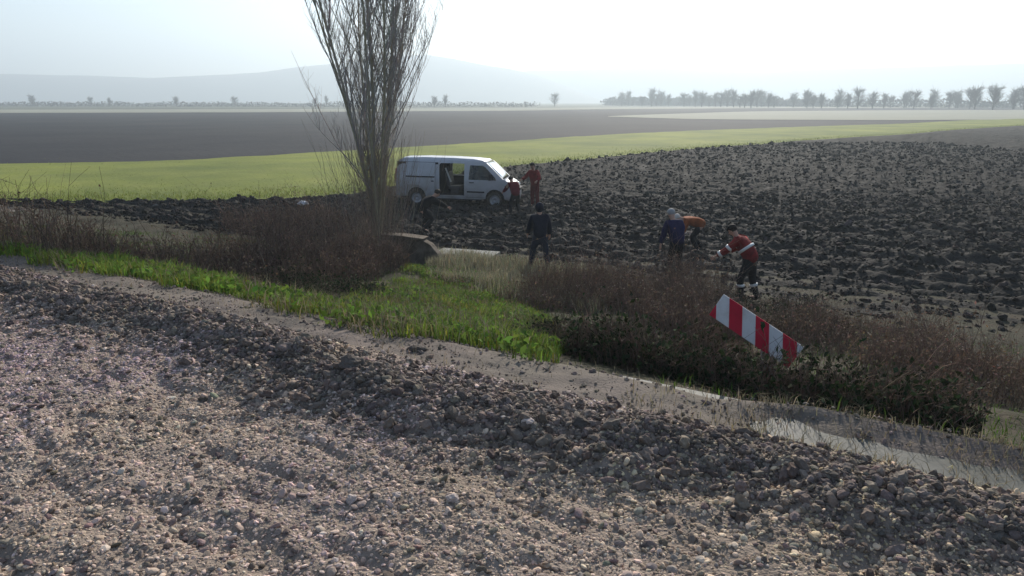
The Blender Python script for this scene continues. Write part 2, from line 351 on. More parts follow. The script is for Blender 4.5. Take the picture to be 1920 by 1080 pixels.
# ------------------------------------------------------------------ haze
bm = bmesh.new(); bmesh.ops.create_cube(bm, size=1)
hz = bmobj('haze', bm, None); hz.scale = (7200, 7600, 260); hz.location = (0, 0, 130 - 2.0)
hz.display_type = 'WIRE'
mh = bpy.data.materials.new('haze'); mh.use_nodes = True
for x_ in list(mh.node_tree.nodes):
    if x_.type == 'BSDF_PRINCIPLED': mh.node_tree.nodes.remove(x_)
pv = mh.node_tree.nodes.new('ShaderNodeVolumePrincipled'); pv.inputs['Density'].default_value = .0008
pv.inputs['Color'].default_value = (.78, .91, 1.0, 1); pv.inputs['Anisotropy'].default_value = .35
mh.node_tree.links.new(pv.outputs[0], mh.node_tree.nodes['Material Output'].inputs['Volume'])
hz.data.materials.append(mh); tag(hz, 'thin winter haze over the plain', kind='stuff')

# ------------------------------------------------------------------ far trees and hedgerows
M_fartwig = mat('grey_winter_twigs', (.085, .075, .065))
M_farbark = mat('grey_winter_bark', (.075, .065, .055))
def far_tree_mesh(seed, spread, nb):
    r = np.random.default_rng(seed); P = []; Ra = []
    for i in range(nb):
        z0 = r.uniform(.10, .75); a = r.uniform(0, 6.28); L = r.uniform(.18, .42) * (1.15 - z0 * .6); tl = r.uniform(.5, 1.3) * spread
        d = np.array([math.cos(a) * tl, math.sin(a) * tl, 1.0]); d /= np.linalg.norm(d)
        p0 = np.array([0, 0, z0 * .8]); pts = [p0 + d * L * k / 3 + np.array([0, 0, .03]) * (k / 3) ** 2 for k in range(4)]
        P.append(pts); Ra.append([.010, .007, .005, .002])
        for j in range(7):
            k = r.uniform(.3, 1); q0 = p0 + d * L * k; d2 = d * .8 + r.normal(0, .45, 3); d2[2] = abs(d2[2]) * .9; l2 = r.uniform(.06, .16)
            P.append([q0 + d2 * l2 * u / 3 for u in range(4)]); Ra.append([.005, .004, .003, .0015])
    return np.array(P), np.array(Ra)
FT = []
for i, (sp, nb) in enumerate([(.9, 70), (.55, 80), (1.1, 64)]):
    P, Ra = far_tree_mesh(200 + i, sp, nb); FT.append((P, Ra))
protos = []
def far_tree(px, ybase, dist, hgt, kind, label, group=None, z=0.0):
    p = at_y(px, ybase, dist); x = p.x
    if kind >= len(protos) or protos[kind] is None:
        pass
    r = empty('bare_tree', (x, dist, z), random.uniform(0, 6.28)); r.scale = (hgt * random.uniform(.85, 1.2), hgt, hgt)
    tag(r, label, 'tree', group)
    P, Ra = FT[kind]
    if kind not in meshes:
        tk = np.array([[[0, 0, -.02], [.004, 0, .2], [-.004, .004, .5], [0, 0, .85]]]); to = tubes('trunk', tk, np.array([[.028, .021, .013, .004]]), M_farbark, None, sides=6)
        co = tubes('crown', P, Ra, M_fartwig, None); meshes[kind] = (to.data, co.data)
        for o in (to, co): bpy.data.objects.remove(o)
    for nme, me in zip(('trunk', 'crown'), meshes[kind]):
        o = bpy.data.objects.new(nme, me); C.objects.link(o); o.parent = r
    return r
meshes = {}
far_tree(815, 190, 520, 10, 0, 'small hazy bare tree, left one of the pair just right of the poplar', 'far trees on the plain')
far_tree(835, 190, 520, 10.5, 1, 'small hazy bare tree, right one of the pair just right of the poplar', 'far trees on the plain')
far_tree(985, 190, 560, 5.5, 2, 'tiny lone bare tree on the plain above the red jacketed rescuer', 'far trees on the plain')
far_tree(1040, 190, 600, 14, 2, 'hazy broad bare tree alone on the plain between the van and the tree line', 'far trees on the plain')
far_tree(590, 190, 620, 9, 0, 'faint bare tree on the plain at the left edge of the poplar crown', 'far trees on the plain')
far_tree(612, 190, 640, 11, 1, 'faint narrow bare tree seen through the left poplar branches', 'far trees on the plain')
for i, px in enumerate([1166, 1178, 1186, 1204, 1222, 1231, 1240, 1254, 1283, 1293, 1304, 1316, 1330, 1342, 1352, 1364, 1376, 1388, 1397, 1409, 1420]):
    far_tree(px, 190, 680 - i * 9 + random.uniform(-40, 40), random.uniform(10, 17) + (4 if 1215 < px < 1245 else 0), i % 3, 'grey bare tree among many in the hazy row along the right horizon', 'bare trees of the hazy row on the right')
for i in range(30):
    px = 1432 + i * 17 + random.uniform(-14, 14)
    far_tree(px, 190, 520 - i * 4 + random.uniform(-50, 50), random.uniform(8, 16), i % 3, 'grey bare tree among many in the hazy row along the right horizon', 'bare trees of the hazy row on the right')
for px in (60, 170, 205, 330, 440):
    far_tree(px, 190, 640 + random.uniform(-60, 60), random.uniform(8, 13), px % 3, 'faint bare tree far out on the left part of the plain', 'faint bare trees on the left plain')
def hedge(name, pa, pb, h, n, wd, label, m):
    t = rng.uniform(0, 1, n); p = np.array(pa)[None] * (1 - t[:, None]) + np.array(pb)[None] * t[:, None]
    p = p + rng.normal(0, wd, (n, 2)); hh = h * (.4 + .9 * fbm(p[:, 0] / 11, p[:, 1] / 11, 3, 7))
    z = rng.uniform(0, 1, n) * hh
    o = leaves(name, np.stack([p[:, 0], p[:, 1], z], 1), rng.uniform(.35, .9, n) * h / 4, m, shade(n)); return tag(o, label, kind='stuff')
M_hedge = mat('winter_hedge', (.10, .095, .08), tint=True)
def hp(px, y): return (px - 960) / F * y / cp * .99, y
hedge('hedgerow', hp(-300, 640), hp(1000, 560), 4.2, 9000, 3, 'low grey hedgerow along the far left edge of the plain', M_hedge)
hedge('hedgerow', hp(1130, 760), hp(1500, 620), 8, 9000, 4, 'low grey hedgerow under the right row of trees', M_hedge)
hedge('hedgerow', hp(1400, 600), hp(2300, 420), 6, 7000, 3, 'scrubby hedgerow continuing along the right fields', M_hedge)

# ------------------------------------------------------------------ van
M_van = mat('white_paint', (.46, .46, .48), rough=.4, coat=.25, var=(.36, .355, .34), scale=1.3, contrast=(.4, .8), spec=.5)
M_trim = mat('black_plastic', (.03, .03, .033), rough=.6)
M_int = mat('van_interior', (.028, .03, .034), rough=.8)
M_rub = mat('tyre_rubber', (.025, .024, .023), rough=.85, var=(.09, .075, .06), scale=6)
M_rim = mat('steel_rim', (.32, .32, .33), rough=.45, metal=.7)
M_seat = mat('grey_seat_cloth', (.05, .055, .065), var=(.07, .07, .08), scale=20)
M_glass = glass('window_glass'); M_dglass = glass('tinted_glass', (.3, .33, .33), .6)
M_lamp = mat('lamp_lens', (.6, .62, .64), rough=.1, spec=.8)
M_red = mat('tail_lens', (.35, .02, .02), rough=.25)
M_belt = mat('pale_strap', (.55, .54, .5), rough=.8)
_n = M_van.node_tree; _b = _n.nodes['Principled BSDF']; _src = _b.inputs['Base Color'].links[0].from_socket
_tc = _n.nodes.new('ShaderNodeTexCoord'); _sx = _n.nodes.new('ShaderNodeSeparateXYZ'); _n.links.new(_tc.outputs['Object'], _sx.inputs[0])
_no = _n.nodes.new('ShaderNodeTexNoise'); _no.inputs['Scale'].default_value = 5; _no.inputs['Detail'].default_value = 8; _n.links.new(_tc.outputs['Object'], _no.inputs['Vector'])
_m1 = _n.nodes.new('ShaderNodeMapRange'); _m1.inputs[1].default_value = .25; _m1.inputs[2].default_value = 1.15; _m1.inputs[3].default_value = 1.15; _m1.inputs[4].default_value = 0; _n.links.new(_sx.outputs[2], _m1.inputs[0])
_mm = _n.nodes.new('ShaderNodeMath'); _mm.operation = 'MULTIPLY'; _n.links.new(_m1.outputs[0], _mm.inputs[0]); _n.links.new(_no.outputs[0], _mm.inputs[1])
_mx = _n.nodes.new('ShaderNodeMix'); _mx.data_type = 'RGBA'; _n.links.new(_mm.outputs[0], _mx.inputs[0]); _n.links.new(_src, _mx.inputs[6]); _mx.inputs[7].default_value = (.12, .10, .08, 1)
_n.links.new(_mx.outputs[2], _b.inputs['Base Color'])            # mud spray thrown up over the sills
LV = 5.15
def hw(x, z):
    tum = np.interp(z, [.25, .45, .8, 1.1, 1.2, 1.5, 1.78, 1.9, 1.98], [.90, .94, .96, .955, .94, .90, .85, .79, .70])
    nose = np.interp(x, [0, .06, .25, 3.9, 4.5, 4.9, 5.05, 5.15], [.93, .97, 1, 1, .98, .90, .80, .66])
    return float(tum * nose)
TOP = [(0.0, .38), (0.0, .9), (.02, 1.15), (.10, 1.72), (.16, 1.86), (.30, 1.94), (1.2, 1.975), (2.4, 1.975), (3.3, 1.95), (3.72, 1.90), (3.90, 1.83),
       (4.15, 1.62), (4.40, 1.38), (4.62, 1.17), (4.72, 1.10), (4.95, 1.00), (5.08, .88), (5.14, .72), (5.15, .50), (5.10, .30)]
def arch(cx, r=.40, n=10): return [(cx + r * math.cos(a), .36 + r * math.sin(a)) for a in np.linspace(0, math.pi, n)]
RW, FW = .92, 4.28
def side_mesh(sign, holes, name, parent):
    bm = bmesh.new()
    bottom = [(4.95, .28)] + arch(FW) [0:] + [(3.7, .32), (1.45, .32)] + arch(RW) + [(.35, .36)]
    loops = [TOP + bottom] + holes
    for lp in loops:
        vs = [bm.verts.new((x, 0, z)) for x, z in lp]
        for i in range(len(vs)): bm.edges.new((vs[i], vs[(i + 1) % len(vs)]))
    bmesh.ops.triangle_fill(bm, use_beauty=True, edges=bm.edges[:], normal=(0, 1, 0))
    for z in (.5, .75, 1.0, 1.12, 1.3, 1.5, 1.7, 1.82, 1.9):
        bmesh.ops.bisect_plane(bm, geom=bm.verts[:] + bm.edges[:] + bm.faces[:], plane_co=(0, 0, z), plane_no=(0, 0, 1))
    for x in (.1, .3, 3.0, 4.0, 4.5, 4.75, 4.95, 5.05):
        bmesh.ops.bisect_plane(bm, geom=bm.verts[:] + bm.edges[:] + bm.faces[:], plane_co=(x, 0, 0), plane_no=(1, 0, 0))
    for v in bm.verts: v.co.y = sign * hw(v.co.x, v.co.z)
    fs = bm.faces[:]
    ret = bmesh.ops.duplicate(bm, geom=fs); nv = [g for g in ret['geom'] if isinstance(g, bmesh.types.BMVert)]
    vm = ret['vert_map']
    for v in nv: v.co.y -= sign * .045
    be = [e for e in bm.edges if len(e.link_faces) == 1 and e.verts[0] not in nv]
    for e in be:
        a_, b_ = e.verts
        try: bm.faces.new((a_, b_, vm[b_], vm[a_]))
        except Exception: pass
    return bmobj(name, bm, M_van, parent)
def box(bm, lo, hi, M=None):
    g = bmesh.ops.create_cube(bm, size=1)['verts']
    for v in g:
        v.co = Vector([lo[i] + (v.co[i] + .5) * (hi[i] - lo[i]) for i in range(3)])
        if M is not None: v.co = M @ v.co
    return g
def bevel(bm, w_=.01, seg=2): bmesh.ops.bevel(bm, geom=bm.edges[:], offset=w_, segments=seg, affect='EDGES', profile=.6)
def cross_strip(pts, name, m, parent, off=0.0, inset=0.0, arc=.03, thick=.02):
    """skin between the two sides along outline points."""
    n = 9; V = []; 
    for lay in (0, 1):
        for (x, z), k in zip(pts, range(len(pts))):
            w_ = hw(x, z) - inset
            a0 = pts[max(0, k - 1)]; a1 = pts[min(len(pts) - 1, k + 1)]; tx, tz = a1[0] - a0[0], a1[1] - a0[1]; l = math.hypot(tx, tz); nx_, nz_ = -tz / l, tx / l
            for j in range(n):
                u = -1 + 2 * j / (n - 1); q = off + arc * (1 - u * u) - lay * thick
                V.append((x + nx_ * q, u * w_, z + nz_ * q))
    K = len(pts); f = gridfaces(K, n); f2 = f[:, ::-1] + K * n; F_ = [f, f2]
    side = []
    for k in range(K - 1):
        for j in (0, n - 1): side.append((k * n + j, (k + 1) * n + j, (k + 1) * n + j + K * n, k * n + j + K * n))
    for j in range(n - 1):
        for k in (0, K - 1): side.append((k * n + j, k * n + j + 1, k * n + j + 1 + K * n, k * n + j + K * n))
    return npmesh(name, V, np.concatenate(F_ + [np.array(side)]), m, parent, smooth=False)
van_o = at(747, 381, 0.05); van_f = at(963, 396, 0.05)
van = empty('van', (van_o.x + .1, van_o.y + .55, .06), 0)
def side_pt(x, z, s, o=0): return (x, s * (hw(x, z) + o), z)
tag(van, 'white panel van with its side door slid open, parked at the ploughed field edge', 'van')
SD = [(1.92, .46), (2.98, .46), (2.98, 1.78), (1.96, 1.78), (1.90, 1.70)]                       # sliding door opening
FWN = [(3.16, 1.13), (4.34, 1.13), (4.28, 1.24), (3.86, 1.66), (3.74, 1.72), (3.22, 1.72)]      # front door window
BW = [(2.02, 1.14), (2.90, 1.14), (2.90, 1.70), (2.06, 1.70)]                                   # far side window
side_mesh(-1, [SD, FWN], 'side_panel', van)
side_mesh(1, [BW, FWN], 'side_panel', van)
cross_strip([TOP[i] for i in range(4, 11)], 'roof', M_van, van)
cross_strip([TOP[i] for i in (0, 1, 2, 3, 4)], 'rear_door', M_van, van, arc=.015)
wsp = [(3.90 + (4.62 - 3.90) * k, 1.83 + (1.17 - 1.83) * k + .02 * math.sin(k * 3.14)) for k in (0, .33, .66, 1)]
cross_strip(wsp, 'windscreen', M_dglass, van, inset=.09, arc=.06, thick=.006)
def pillar(s):
    bm = bmesh.new(); V = []
    for x, z in [TOP[i] for i in (10, 11, 12, 13)]:
        y = hw(x, z)
        V.append([bm.verts.new((x, s * y, z + .002)), bm.verts.new((x, s * (y - .10), z + .004)), bm.verts.new((x - .04, s * (y - .10), z - .05)), bm.verts.new((x - .04, s * y, z - .05))])
    for a_, b_ in zip(V, V[1:]):
        for k in range(4): bm.faces.new((a_[k], a_[(k + 1) % 4], b_[(k + 1) % 4], b_[k]))
    bm.faces.new(V[0]); bm.faces.new(V[-1][::-1]); bmobj('windscreen_pillar', bm, M_van, van)
pillar(1); pillar(-1)
cross_strip([TOP[i] for i in (13, 14, 15, 16)], 'bonnet', M_van, van, arc=.05)
cross_strip([TOP[i] for i in (16, 17, 18, 19)], 'front_bumper', M_van, van, arc=.10, thick=.05)
bm = bmesh.new(); box(bm, (5.13, -.42, .70), (5.26, .42, .82)); bevel(bm, .01); g_ = bmobj('grille', bm, M_trim, van)
for k in range(3):
    bm = bmesh.new(); box(bm, (5.255, -.40, .715 + k * .037), (5.27, .40, .727 + k * .037)); bmobj('grille_bar', bm, M_trim, g_)
for s in (-1, 1):
    bm = bmesh.new(); bmesh.ops.create_uvsphere(bm, u_segments=14, v_segments=8, radius=1)
    for v in bm.verts: v.co = Vector((4.98 + v.co.x * .14, s * (.70) + v.co.y * .13, .86 + v.co.z * .105))
    bmobj('headlight', bm, M_lamp, van, True)
    bm = bmesh.new(); box(bm, (-.02, s * .78 - .06, .95), (.06, s * .78 + .09 * (1 if s > 0 else .9), 1.5)); bevel(bm, .01); bmobj('tail_light', bm, M_red, van)
    # mirror
    bm = bmesh.new(); box(bm, (4.02, s * 1.03 - .10, 1.14), (4.14, s * 1.03 + .10, 1.40)); bevel(bm, .03); mi = bmobj('mirror', bm, M_trim, van, True)
    bm = bmesh.new(); box(bm, (4.05, min(s * .90, s * 1.0), 1.14), (4.11, max(s * .90, s * 1.0), 1.19)); bmobj('mirror_arm', bm, M_trim, mi)
    # front window glass, slightly inside the panel
    pts = FWN; bm = bmesh.new(); vs = [bm.verts.new((x, s * (hw(x, z) - .022), z)) for x, z in pts]; bm.faces.new(vs)
    bmesh.ops.triangulate(bm, faces=bm.faces[:]); bmobj('window_glass', bm, M_dglass, van)
    # door seam and handle
    bm = bmesh.new()
    for (x0, z0, x1, z1) in [(3.08, .40, 3.08, 1.80), (3.08, .40, 3.80, .40)]:
        box(bm, (x0 - .006, min(s * hw(x0, .9), s * (hw(x0, .9) + .004)) , z0), (x1 + .006, max(s * hw(x0, .9), s * (hw(x0, .9) + .006)), z1 + .008))
    for v in bm.verts: v.co.y = s * (hw(v.co.x, v.co.z) + (.003 if abs(v.co.y) > hw(3.08, .9) + .002 else -.01))
    bmobj('door_seam', bm, M_trim, van)
    bm = bmesh.new(); box(bm, (3.20, s * .975 - .02, 1.00), (3.40, s * .975 + .02, 1.035)); bevel(bm, .008); bmobj('door_handle', bm, M_trim, van)
bm = bmesh.new(); vs = [bm.verts.new((x, hw(x, z) - .022, z)) for x, z in BW]; bm.faces.new(vs); bmobj('window_glass', bm, M_glass, van)
# slid-open door hanging outside the rear panel
DO = [(.50, .86), (.50, 1.79), (1.74, 1.79), (1.74, .44), (1.45, .44)] + [(RW + .44 * math.cos(a), .42 + .44 * math.sin(a)) for a in np.linspace(.15, 1.45, 8)]
bm = bmesh.new(); vs = [bm.verts.new((x, 0, z)) for x, z in DO]
for i in range(len(vs)): bm.edges.new((vs[i], vs[(i + 1) % len(vs)]))
bmesh.ops.triangle_fill(bm, use_beauty=True, edges=bm.edges[:], normal=(0, 1, 0))
for z in (.5, .75, 1.0, 1.12, 1.3, 1.5, 1.7): bmesh.ops.bisect_plane(bm, geom=bm.verts[:] + bm.edges[:] + bm.faces[:], plane_co=(0, 0, z), plane_no=(0, 0, 1))
for v in bm.verts: v.co.y = -(hw(v.co.x + .3, v.co.z) + .10)
ret = bmesh.ops.extrude_face_region(bm, geom=bm.faces[:])
for g in ret['geom']:
    if isinstance(g, bmesh.types.BMVert): g.co.y += .05
sdoor = bmobj('sliding_door', bm, M_van, van)
sdoor['label'] = 'white sliding door pushed back over the rear side panel'
bm = bmesh.new(); box(bm, (.50, -1.095, 1.19), (1.74, -1.035, 1.235)); bmobj('door_rail', bm, M_trim, sdoor)
bm = bmesh.new(); box(bm, (1.60, -1.11, 1.02), (1.70, -1.04, 1.06)); bmobj('door_handle', bm, M_trim, sdoor)
# recessed panels of door (pressed frame lines)
for (x0, x1, z0, z1) in [(.58, 1.66, 1.30, 1.32), (.58, 1.66, 1.69, 1.71), (.58, .60, 1.32, 1.69), (1.64, 1.66, 1.32, 1.69)]:
    bm = bmesh.new(); vv_ = box(bm, (x0, 0, z0), (x1, 1, z1))
    for v in vv_: v.co.y = -(hw(1.2, v.co.z) + .103 + (0.006 if v.co.y < .5 else -.02))
    bmobj('pressed_line', bm, M_van, sdoor)
# floor, inner linings, bulkhead, seats
bm = bmesh.new(); box(bm, (.10, -.86, .36), (4.7, .86, .44)); bmobj('floor', bm, M_int, van)
bm = bmesh.new(); box(bm, (.08, -.86, .44), (1.86, -.80, 1.80)); box(bm, (.08, .80, .44), (1.95, .86, 1.80)); box(bm, (1.96, .82, .44), (4.2, .86, 1.12)); box(bm, (1.80, -.80, .44), (1.86, .80, 1.72)); bmobj('interior_lining', bm, M_int, van)
bm = bmesh.new(); box(bm, (4.30, -.80, .44), (4.62, .80, 1.16)); bevel(bm, .03); bmobj('dashboard', bm, M_int, van)
bm = bmesh.new(); bmesh.ops.create_cone(bm, cap_ends=False, segments=8, radius1=.001, radius2=.001, depth=.001); bm.free()
def seat(x, y, wd=.48):
    s_ = bpy.data.objects.new
    bm = bmesh.new(); box(bm, (x, y - wd / 2, .62), (x + .5, y + wd / 2, .78)); box(bm, (x + .05, y - wd / 2 + .05, .44), (x + .42, y + wd / 2 - .05, .62)); bevel(bm, .03)
    c_ = bmobj('seat', bm, M_seat, van)
    bm = bmesh.new(); M_ = Matrix.Translation((x, y, .76)) @ Matrix.Rotation(R(-12), 4, 'Y'); box(bm, (-.07, -wd / 2, 0), (.07, wd / 2, .58), M_); box(bm, (-.05, -.13, .61), (.05, .13, .80), M_); bevel(bm, .025); bmobj('backrest', bm, M_seat, c_)
seat(3.35, -.45); seat(3.35, .45); seat(2.15, .20, .9)
bm = bmesh.new(); M_ = Matrix.Translation((2.10, -.60, 1.56)) @ Matrix.Rotation(R(-22), 4, 'Y'); box(bm, (-.03, -.012, -.62), (.03, .012, 0), M_); bmobj('seat_belt', bm, M_belt, van)
for s in (-1, 1):
    for x0, x1 in ((3.10, 3.84), (1.44, 1.88)) if s < 0 else ((1.44, 3.84),):
        bm = bmesh.new(); v4 = box(bm, (x0, 0, .60), (x1, 1, .66))
        for v in v4: v.co.y = s * (hw(v.co.x, v.co.z) + (.014 if v.co.y > .5 else -.01))
        bmobj('side_moulding', bm, M_trim, van)
# steering wheel
def torus(bm, r, r2, n=20, m_=8):
    V = [[bm.verts.new(((r + r2 * math.cos(b)) * math.cos(a), (r + r2 * math.cos(b)) * math.sin(a), r2 * math.sin(b))) for b in np.linspace(0, 2 * math.pi, m_, endpoint=False)] for a in np.linspace(0, 2 * math.pi, n, endpoint=False)]
    for i in range(n):
        for j in range(m_): bm.faces.new((V[i][j], V[(i + 1) % n][j], V[(i + 1) % n][(j + 1) % m_], V[i][(j + 1) % m_]))
bm = bmesh.new(); torus(bm, .2, .016)
for v in bm.verts: v.co = Matrix.Translation((4.10, .42, 1.10)) @ Matrix.Rotation(R(-55), 4, 'Y') @ v.co
bmobj('steering_wheel', bm, M_trim, van, True)
# wheels
def lathe(prof, n, M_):
    V = []; 
    for a in np.linspace(0, 2 * math.pi, n, endpoint=False):
        for y, r_ in prof: V.append(M_ @ Vector((r_ * math.cos(a), y, r_ * math.sin(a))))
    k = len(prof); f = [(i * k + j, i * k + j + 1, ((i + 1) % n) * k + j + 1, ((i + 1) % n) * k + j) for i in range(n) for j in range(k - 1)]
    return np.array([tuple(v) for v in V]), np.array(f)
for x, s in ((RW, -1), (RW, 1), (FW, -1), (FW, 1)):
    wh = bpy.data.objects.new('wheel', None); C.objects.link(wh); wh.parent = van; wh.location = (x, s * .83, .31)
    v, f = lathe([(-.10, .20), (-.115, .26), (-.10, .315), (-.06, .335), (.06, .335), (.10, .315), (.115, .26), (.10, .20)], 30, Matrix()); npmesh('tyre', v, f, M_rub, wh, smooth=True)
    v, f = lathe([(s * .03, .001), (s * .05, .07), (s * .075, .09), (s * .04, .12), (s * .04, .17), (s * .105, .20), (s * .105, .212), (s * -.1, .205), (s * -.1, .001)], 24, Matrix()); npmesh('rim', v, f, M_rim, wh, smooth=False)
for s in (-1, 1):                                            # wheel arch liners
    for x in (RW, FW):
        v, f = lathe([(-.16 if s < 0 else -.04, .405), (.16 if s > 0 else .04, .405)], 26, Matrix.Translation((x, s * .74, .36))); f = f[: 13 + 0]
        npmesh('wheel_arch', v, f, M_trim, van)
bm = bmesh.new(); box(bm, (1.5, -.90, .27), (3.7, -.86, .34)); box(bm, (.2, -.6, .28), (4.7, .6, .35)); bmobj('underbody', bm, M_trim, van)
van.rotation_euler = (R(-.6), R(.9), R(-9))

# ------------------------------------------------------------------ people
M_skin = mat('skin', (.42, .25, .18), rough=.6)
M_hair = mat('dark_hair', (.02, .016, .013), rough=.7)
M_ghair = mat('grey_hair', (.30, .29, .28), rough=.7)
M_boot = mat('dark_boots', (.025, .022, .02), rough=.6)
def cloth(name, c, c2=None): return mat(name, c, rough=.85, var=c2 or tuple(k * .7 for k in c), scale=7, bump=.012, bscale=14)
def skinmesh(verts, edges, radii, sub=2):
    me = bpy.data.meshes.new('tmp'); me.from_pydata([tuple(v) for v in verts], edges, [])
    o = bpy.data.objects.new('tmp', me); C.objects.link(o)
    md = o.modifiers.new('s', 'SKIN'); md.use_smooth_shade = True
    for i, sv in enumerate(me.skin_vertices[0].data):
        r_ = radii[i]; sv.radius = (r_, r_) if not isinstance(r_, tuple) else r_; sv.use_root = (i == 0)
    s2_ = o.modifiers.new('b', 'SUBSURF'); s2_.levels = sub; s2_.render_levels = sub
    dg = bpy.context.evaluated_depsgraph_get(); dg.update()
    out = bpy.data.meshes.new_from_object(o.evaluated_get(dg))
    bpy.data.objects.remove(o); return out
def joinmesh(name, meshes_, m, parent):
    bm = bmesh.new()
    for me in meshes_: bm.from_mesh(me)
    me = bpy.data.meshes.new(name); bm.to_mesh(me); bm.free()
    return link(name, me, m, parent, True)
def limb(a, b, s):                                           # direction: a forward of straight down, b out to the side
    a, b = R(a), R(b); return Vector((s * math.sin(b), math.sin(a) * math.cos(b), -math.cos(a) * math.cos(b)))
def person(loc, rz, label, lean=5, curve=0, armL=((5, 8), (20, 5)), armR=((5, 8), (20, 5)), legL=((5, 5), (-5, 3)), legR=((5, 5), (-5, 3)),
           headp=5, jacket=None, trousers=None, hair=M_hair, hood=False, bands=None, side=0, gloves=None, cap=None, hgt=1.0, group=None):
    P0_ = Vector((0, 0, 0))
    def up(l): l = R(l); return Vector((math.sin(R(side)) , math.sin(l), math.cos(l))).normalized()
    waist = P0_ + up(lean) * .17; chest = waist + up(lean + curve) * .20; neck = chest + up(lean + curve * 1.5) * .15
    hd = up(headp); head0 = neck + (up(lean + curve * 1.5) * .4 + hd * .6).normalized() * .10; headc = head0 + hd * .09; headt = headc + hd * .075
    sh = {}; el = {}; wr = {}; hn = {}
    ch_f = up(lean + curve)
    for s, arm in ((-1, armL), (1, armR)):
        sh[s] = chest + ch_f * .10 + Vector((s * .185, 0, 0)); el[s] = sh[s] + limb(*arm[0], s) * .29; d2 = limb(*arm[1], s); wr[s] = el[s] + d2 * .25; hn[s] = d2
    hip = {}; kn = {}; an = {}; toe = {}
    for s, leg in ((-1, legL), (1, legR)):
        hip[s] = Vector((s * .09, 0, -.04)); kn[s] = hip[s] + limb(*leg[0], s) * .42; an[s] = kn[s] + limb(*leg[1], s) * .41
        fl = leg[2] if len(leg) > 2 else 0
        toe[s] = an[s] + Vector((s * .03, .17 * math.cos(R(fl)), -.05 - .17 * math.sin(R(fl))))
    zmin = min(min(an[s].z - .09, kn[s].z - .08, toe[s].z - .035) for s in (-1, 1))
    off = Vector((0, 0, -zmin))
    root = empty('person', loc, rz); root.scale = (hgt,) * 3; tag(root, label, 'person', group)
    A = lambda v: v + off
    # continuous body
    vs = [A(P0_), A(waist), A(chest), A(neck), A(head0), A(headc), A(headt)]; es = [(0, 1), (1, 2), (2, 3), (3, 4), (4, 5), (5, 6)]; rs = [.09, .09, .12, .055, .066, .092, .07]
    for s in (-1, 1):
        b_ = len(vs); vs += [A(sh[s]), A(el[s]), A(wr[s]), A(wr[s] + hn[s] * .05), A(wr[s] + hn[s] * .09)]; es += [(2, b_), (b_, b_ + 1), (b_ + 1, b_ + 2), (b_ + 2, b_ + 3), (b_ + 3, b_ + 4)]; rs += [.055, .042, .028, (.040, .022), (.040, .018)]
        b_ = len(vs); vs += [A(hip[s]), A(kn[s]), A(an[s]), A(toe[s])]; es += [(0, b_), (b_, b_ + 1), (b_ + 1, b_ + 2), (b_ + 2, b_ + 3)]; rs += [.065, .055, .04, .03]
    parts = [skinmesh(vs, es, rs)]
    for s in (-1, 1):                                        # fingers, thumb
        d = hn[s]; sidev = d.cross(Vector((s, 0, .2))).normalized(); pn = d.cross(sidev).normalized(); base_ = A(wr[s] + d * .085)
        fv, fe, fr = [], [], []
        for k, ln in enumerate((.062, .072, .068, .052)):
            o_ = sidev * (-.030 + .020 * k); a0 = base_ + o_ - d * .02; a1 = base_ + o_ + d * ln * .55 + pn * .006; a2 = a1 + d * ln * .35 + pn * ln * .35
            parts.append(skinmesh([a0, a1, a2], [(0, 1), (1, 2)], [.009, .0085, .007], 1))
        a0 = A(wr[s] + d * .03) - sidev * .025; a1 = a0 - sidev * .03 + d * .03; a2 = a1 + d * .035 + pn * .008
        parts.append(skinmesh([a0, a1, a2], [(0, 1), (1, 2)], [.011, .010, .008], 1))
    # face: nose, ears, eyes sockets shaped as small forms fused on the head
    fw = Vector((0, math.cos(R(headp)), -math.sin(R(headp)))); hc = A(headc)
    parts.append(skinmesh([hc + fw * .085 + hd * .012, hc + fw * .108 - hd * .02], [(0, 1)], [.010, .016], 1))
    for s in (-1, 1): parts.append(skinmesh([hc + Vector((s * .083, 0, 0)) + hd * .01, hc + Vector((s * .094, 0, 0)) - hd * .03], [(0, 1)], [(.008, .018), (.006, .012)], 1))
    body = joinmesh('body', parts, M_skin, root)
    for s in (-1, 1):
        bm = bmesh.new(); bmesh.ops.create_icosphere(bm, subdivisions=1, radius=.011)
        for v in bm.verts: v.co += hc + fw * .083 + Vector((s * .032, 0, 0)) + hd * .008
        bmobj('eye', bm, M_hair, body, True)
    bm = bmesh.new(); box(bm, (-.024, -.004, -.004), (.024, .004, .004)); 
    for v in bm.verts: v.co = v.co + hc + fw * .088 - hd * .047
    bmobj('mouth', bm, mat('lips', (.25, .10, .08)) if 'lips' not in bpy.data.materials else bpy.data.materials['lips'], body)
    # jacket
    jw = [A(P0_ - up(lean) * .13), A(waist), A(chest), A(neck - up(lean + curve) * .01)]; je = [(0, 1), (1, 2), (2, 3)]; jr = [(.200, .17), (.195, .165), (.21, .17), .09]
    for s in (-1, 1):
        b_ = len(jw); jw += [A(sh[s] - up(lean) * .02), A(el[s]), A(wr[s] - hn[s] * .01)]; je += [(2, b_), (b_, b_ + 1), (b_ + 1, b_ + 2)]; jr += [.098, .078, .060]
    link('jacket', skinmesh(jw, je, jr), jacket, root, True)
    tw = [A(P0_), A(P0_ + up(lean) * .16)]; te = [(0, 1)]; tr_ = [(.165, .14), (.15, .13)]
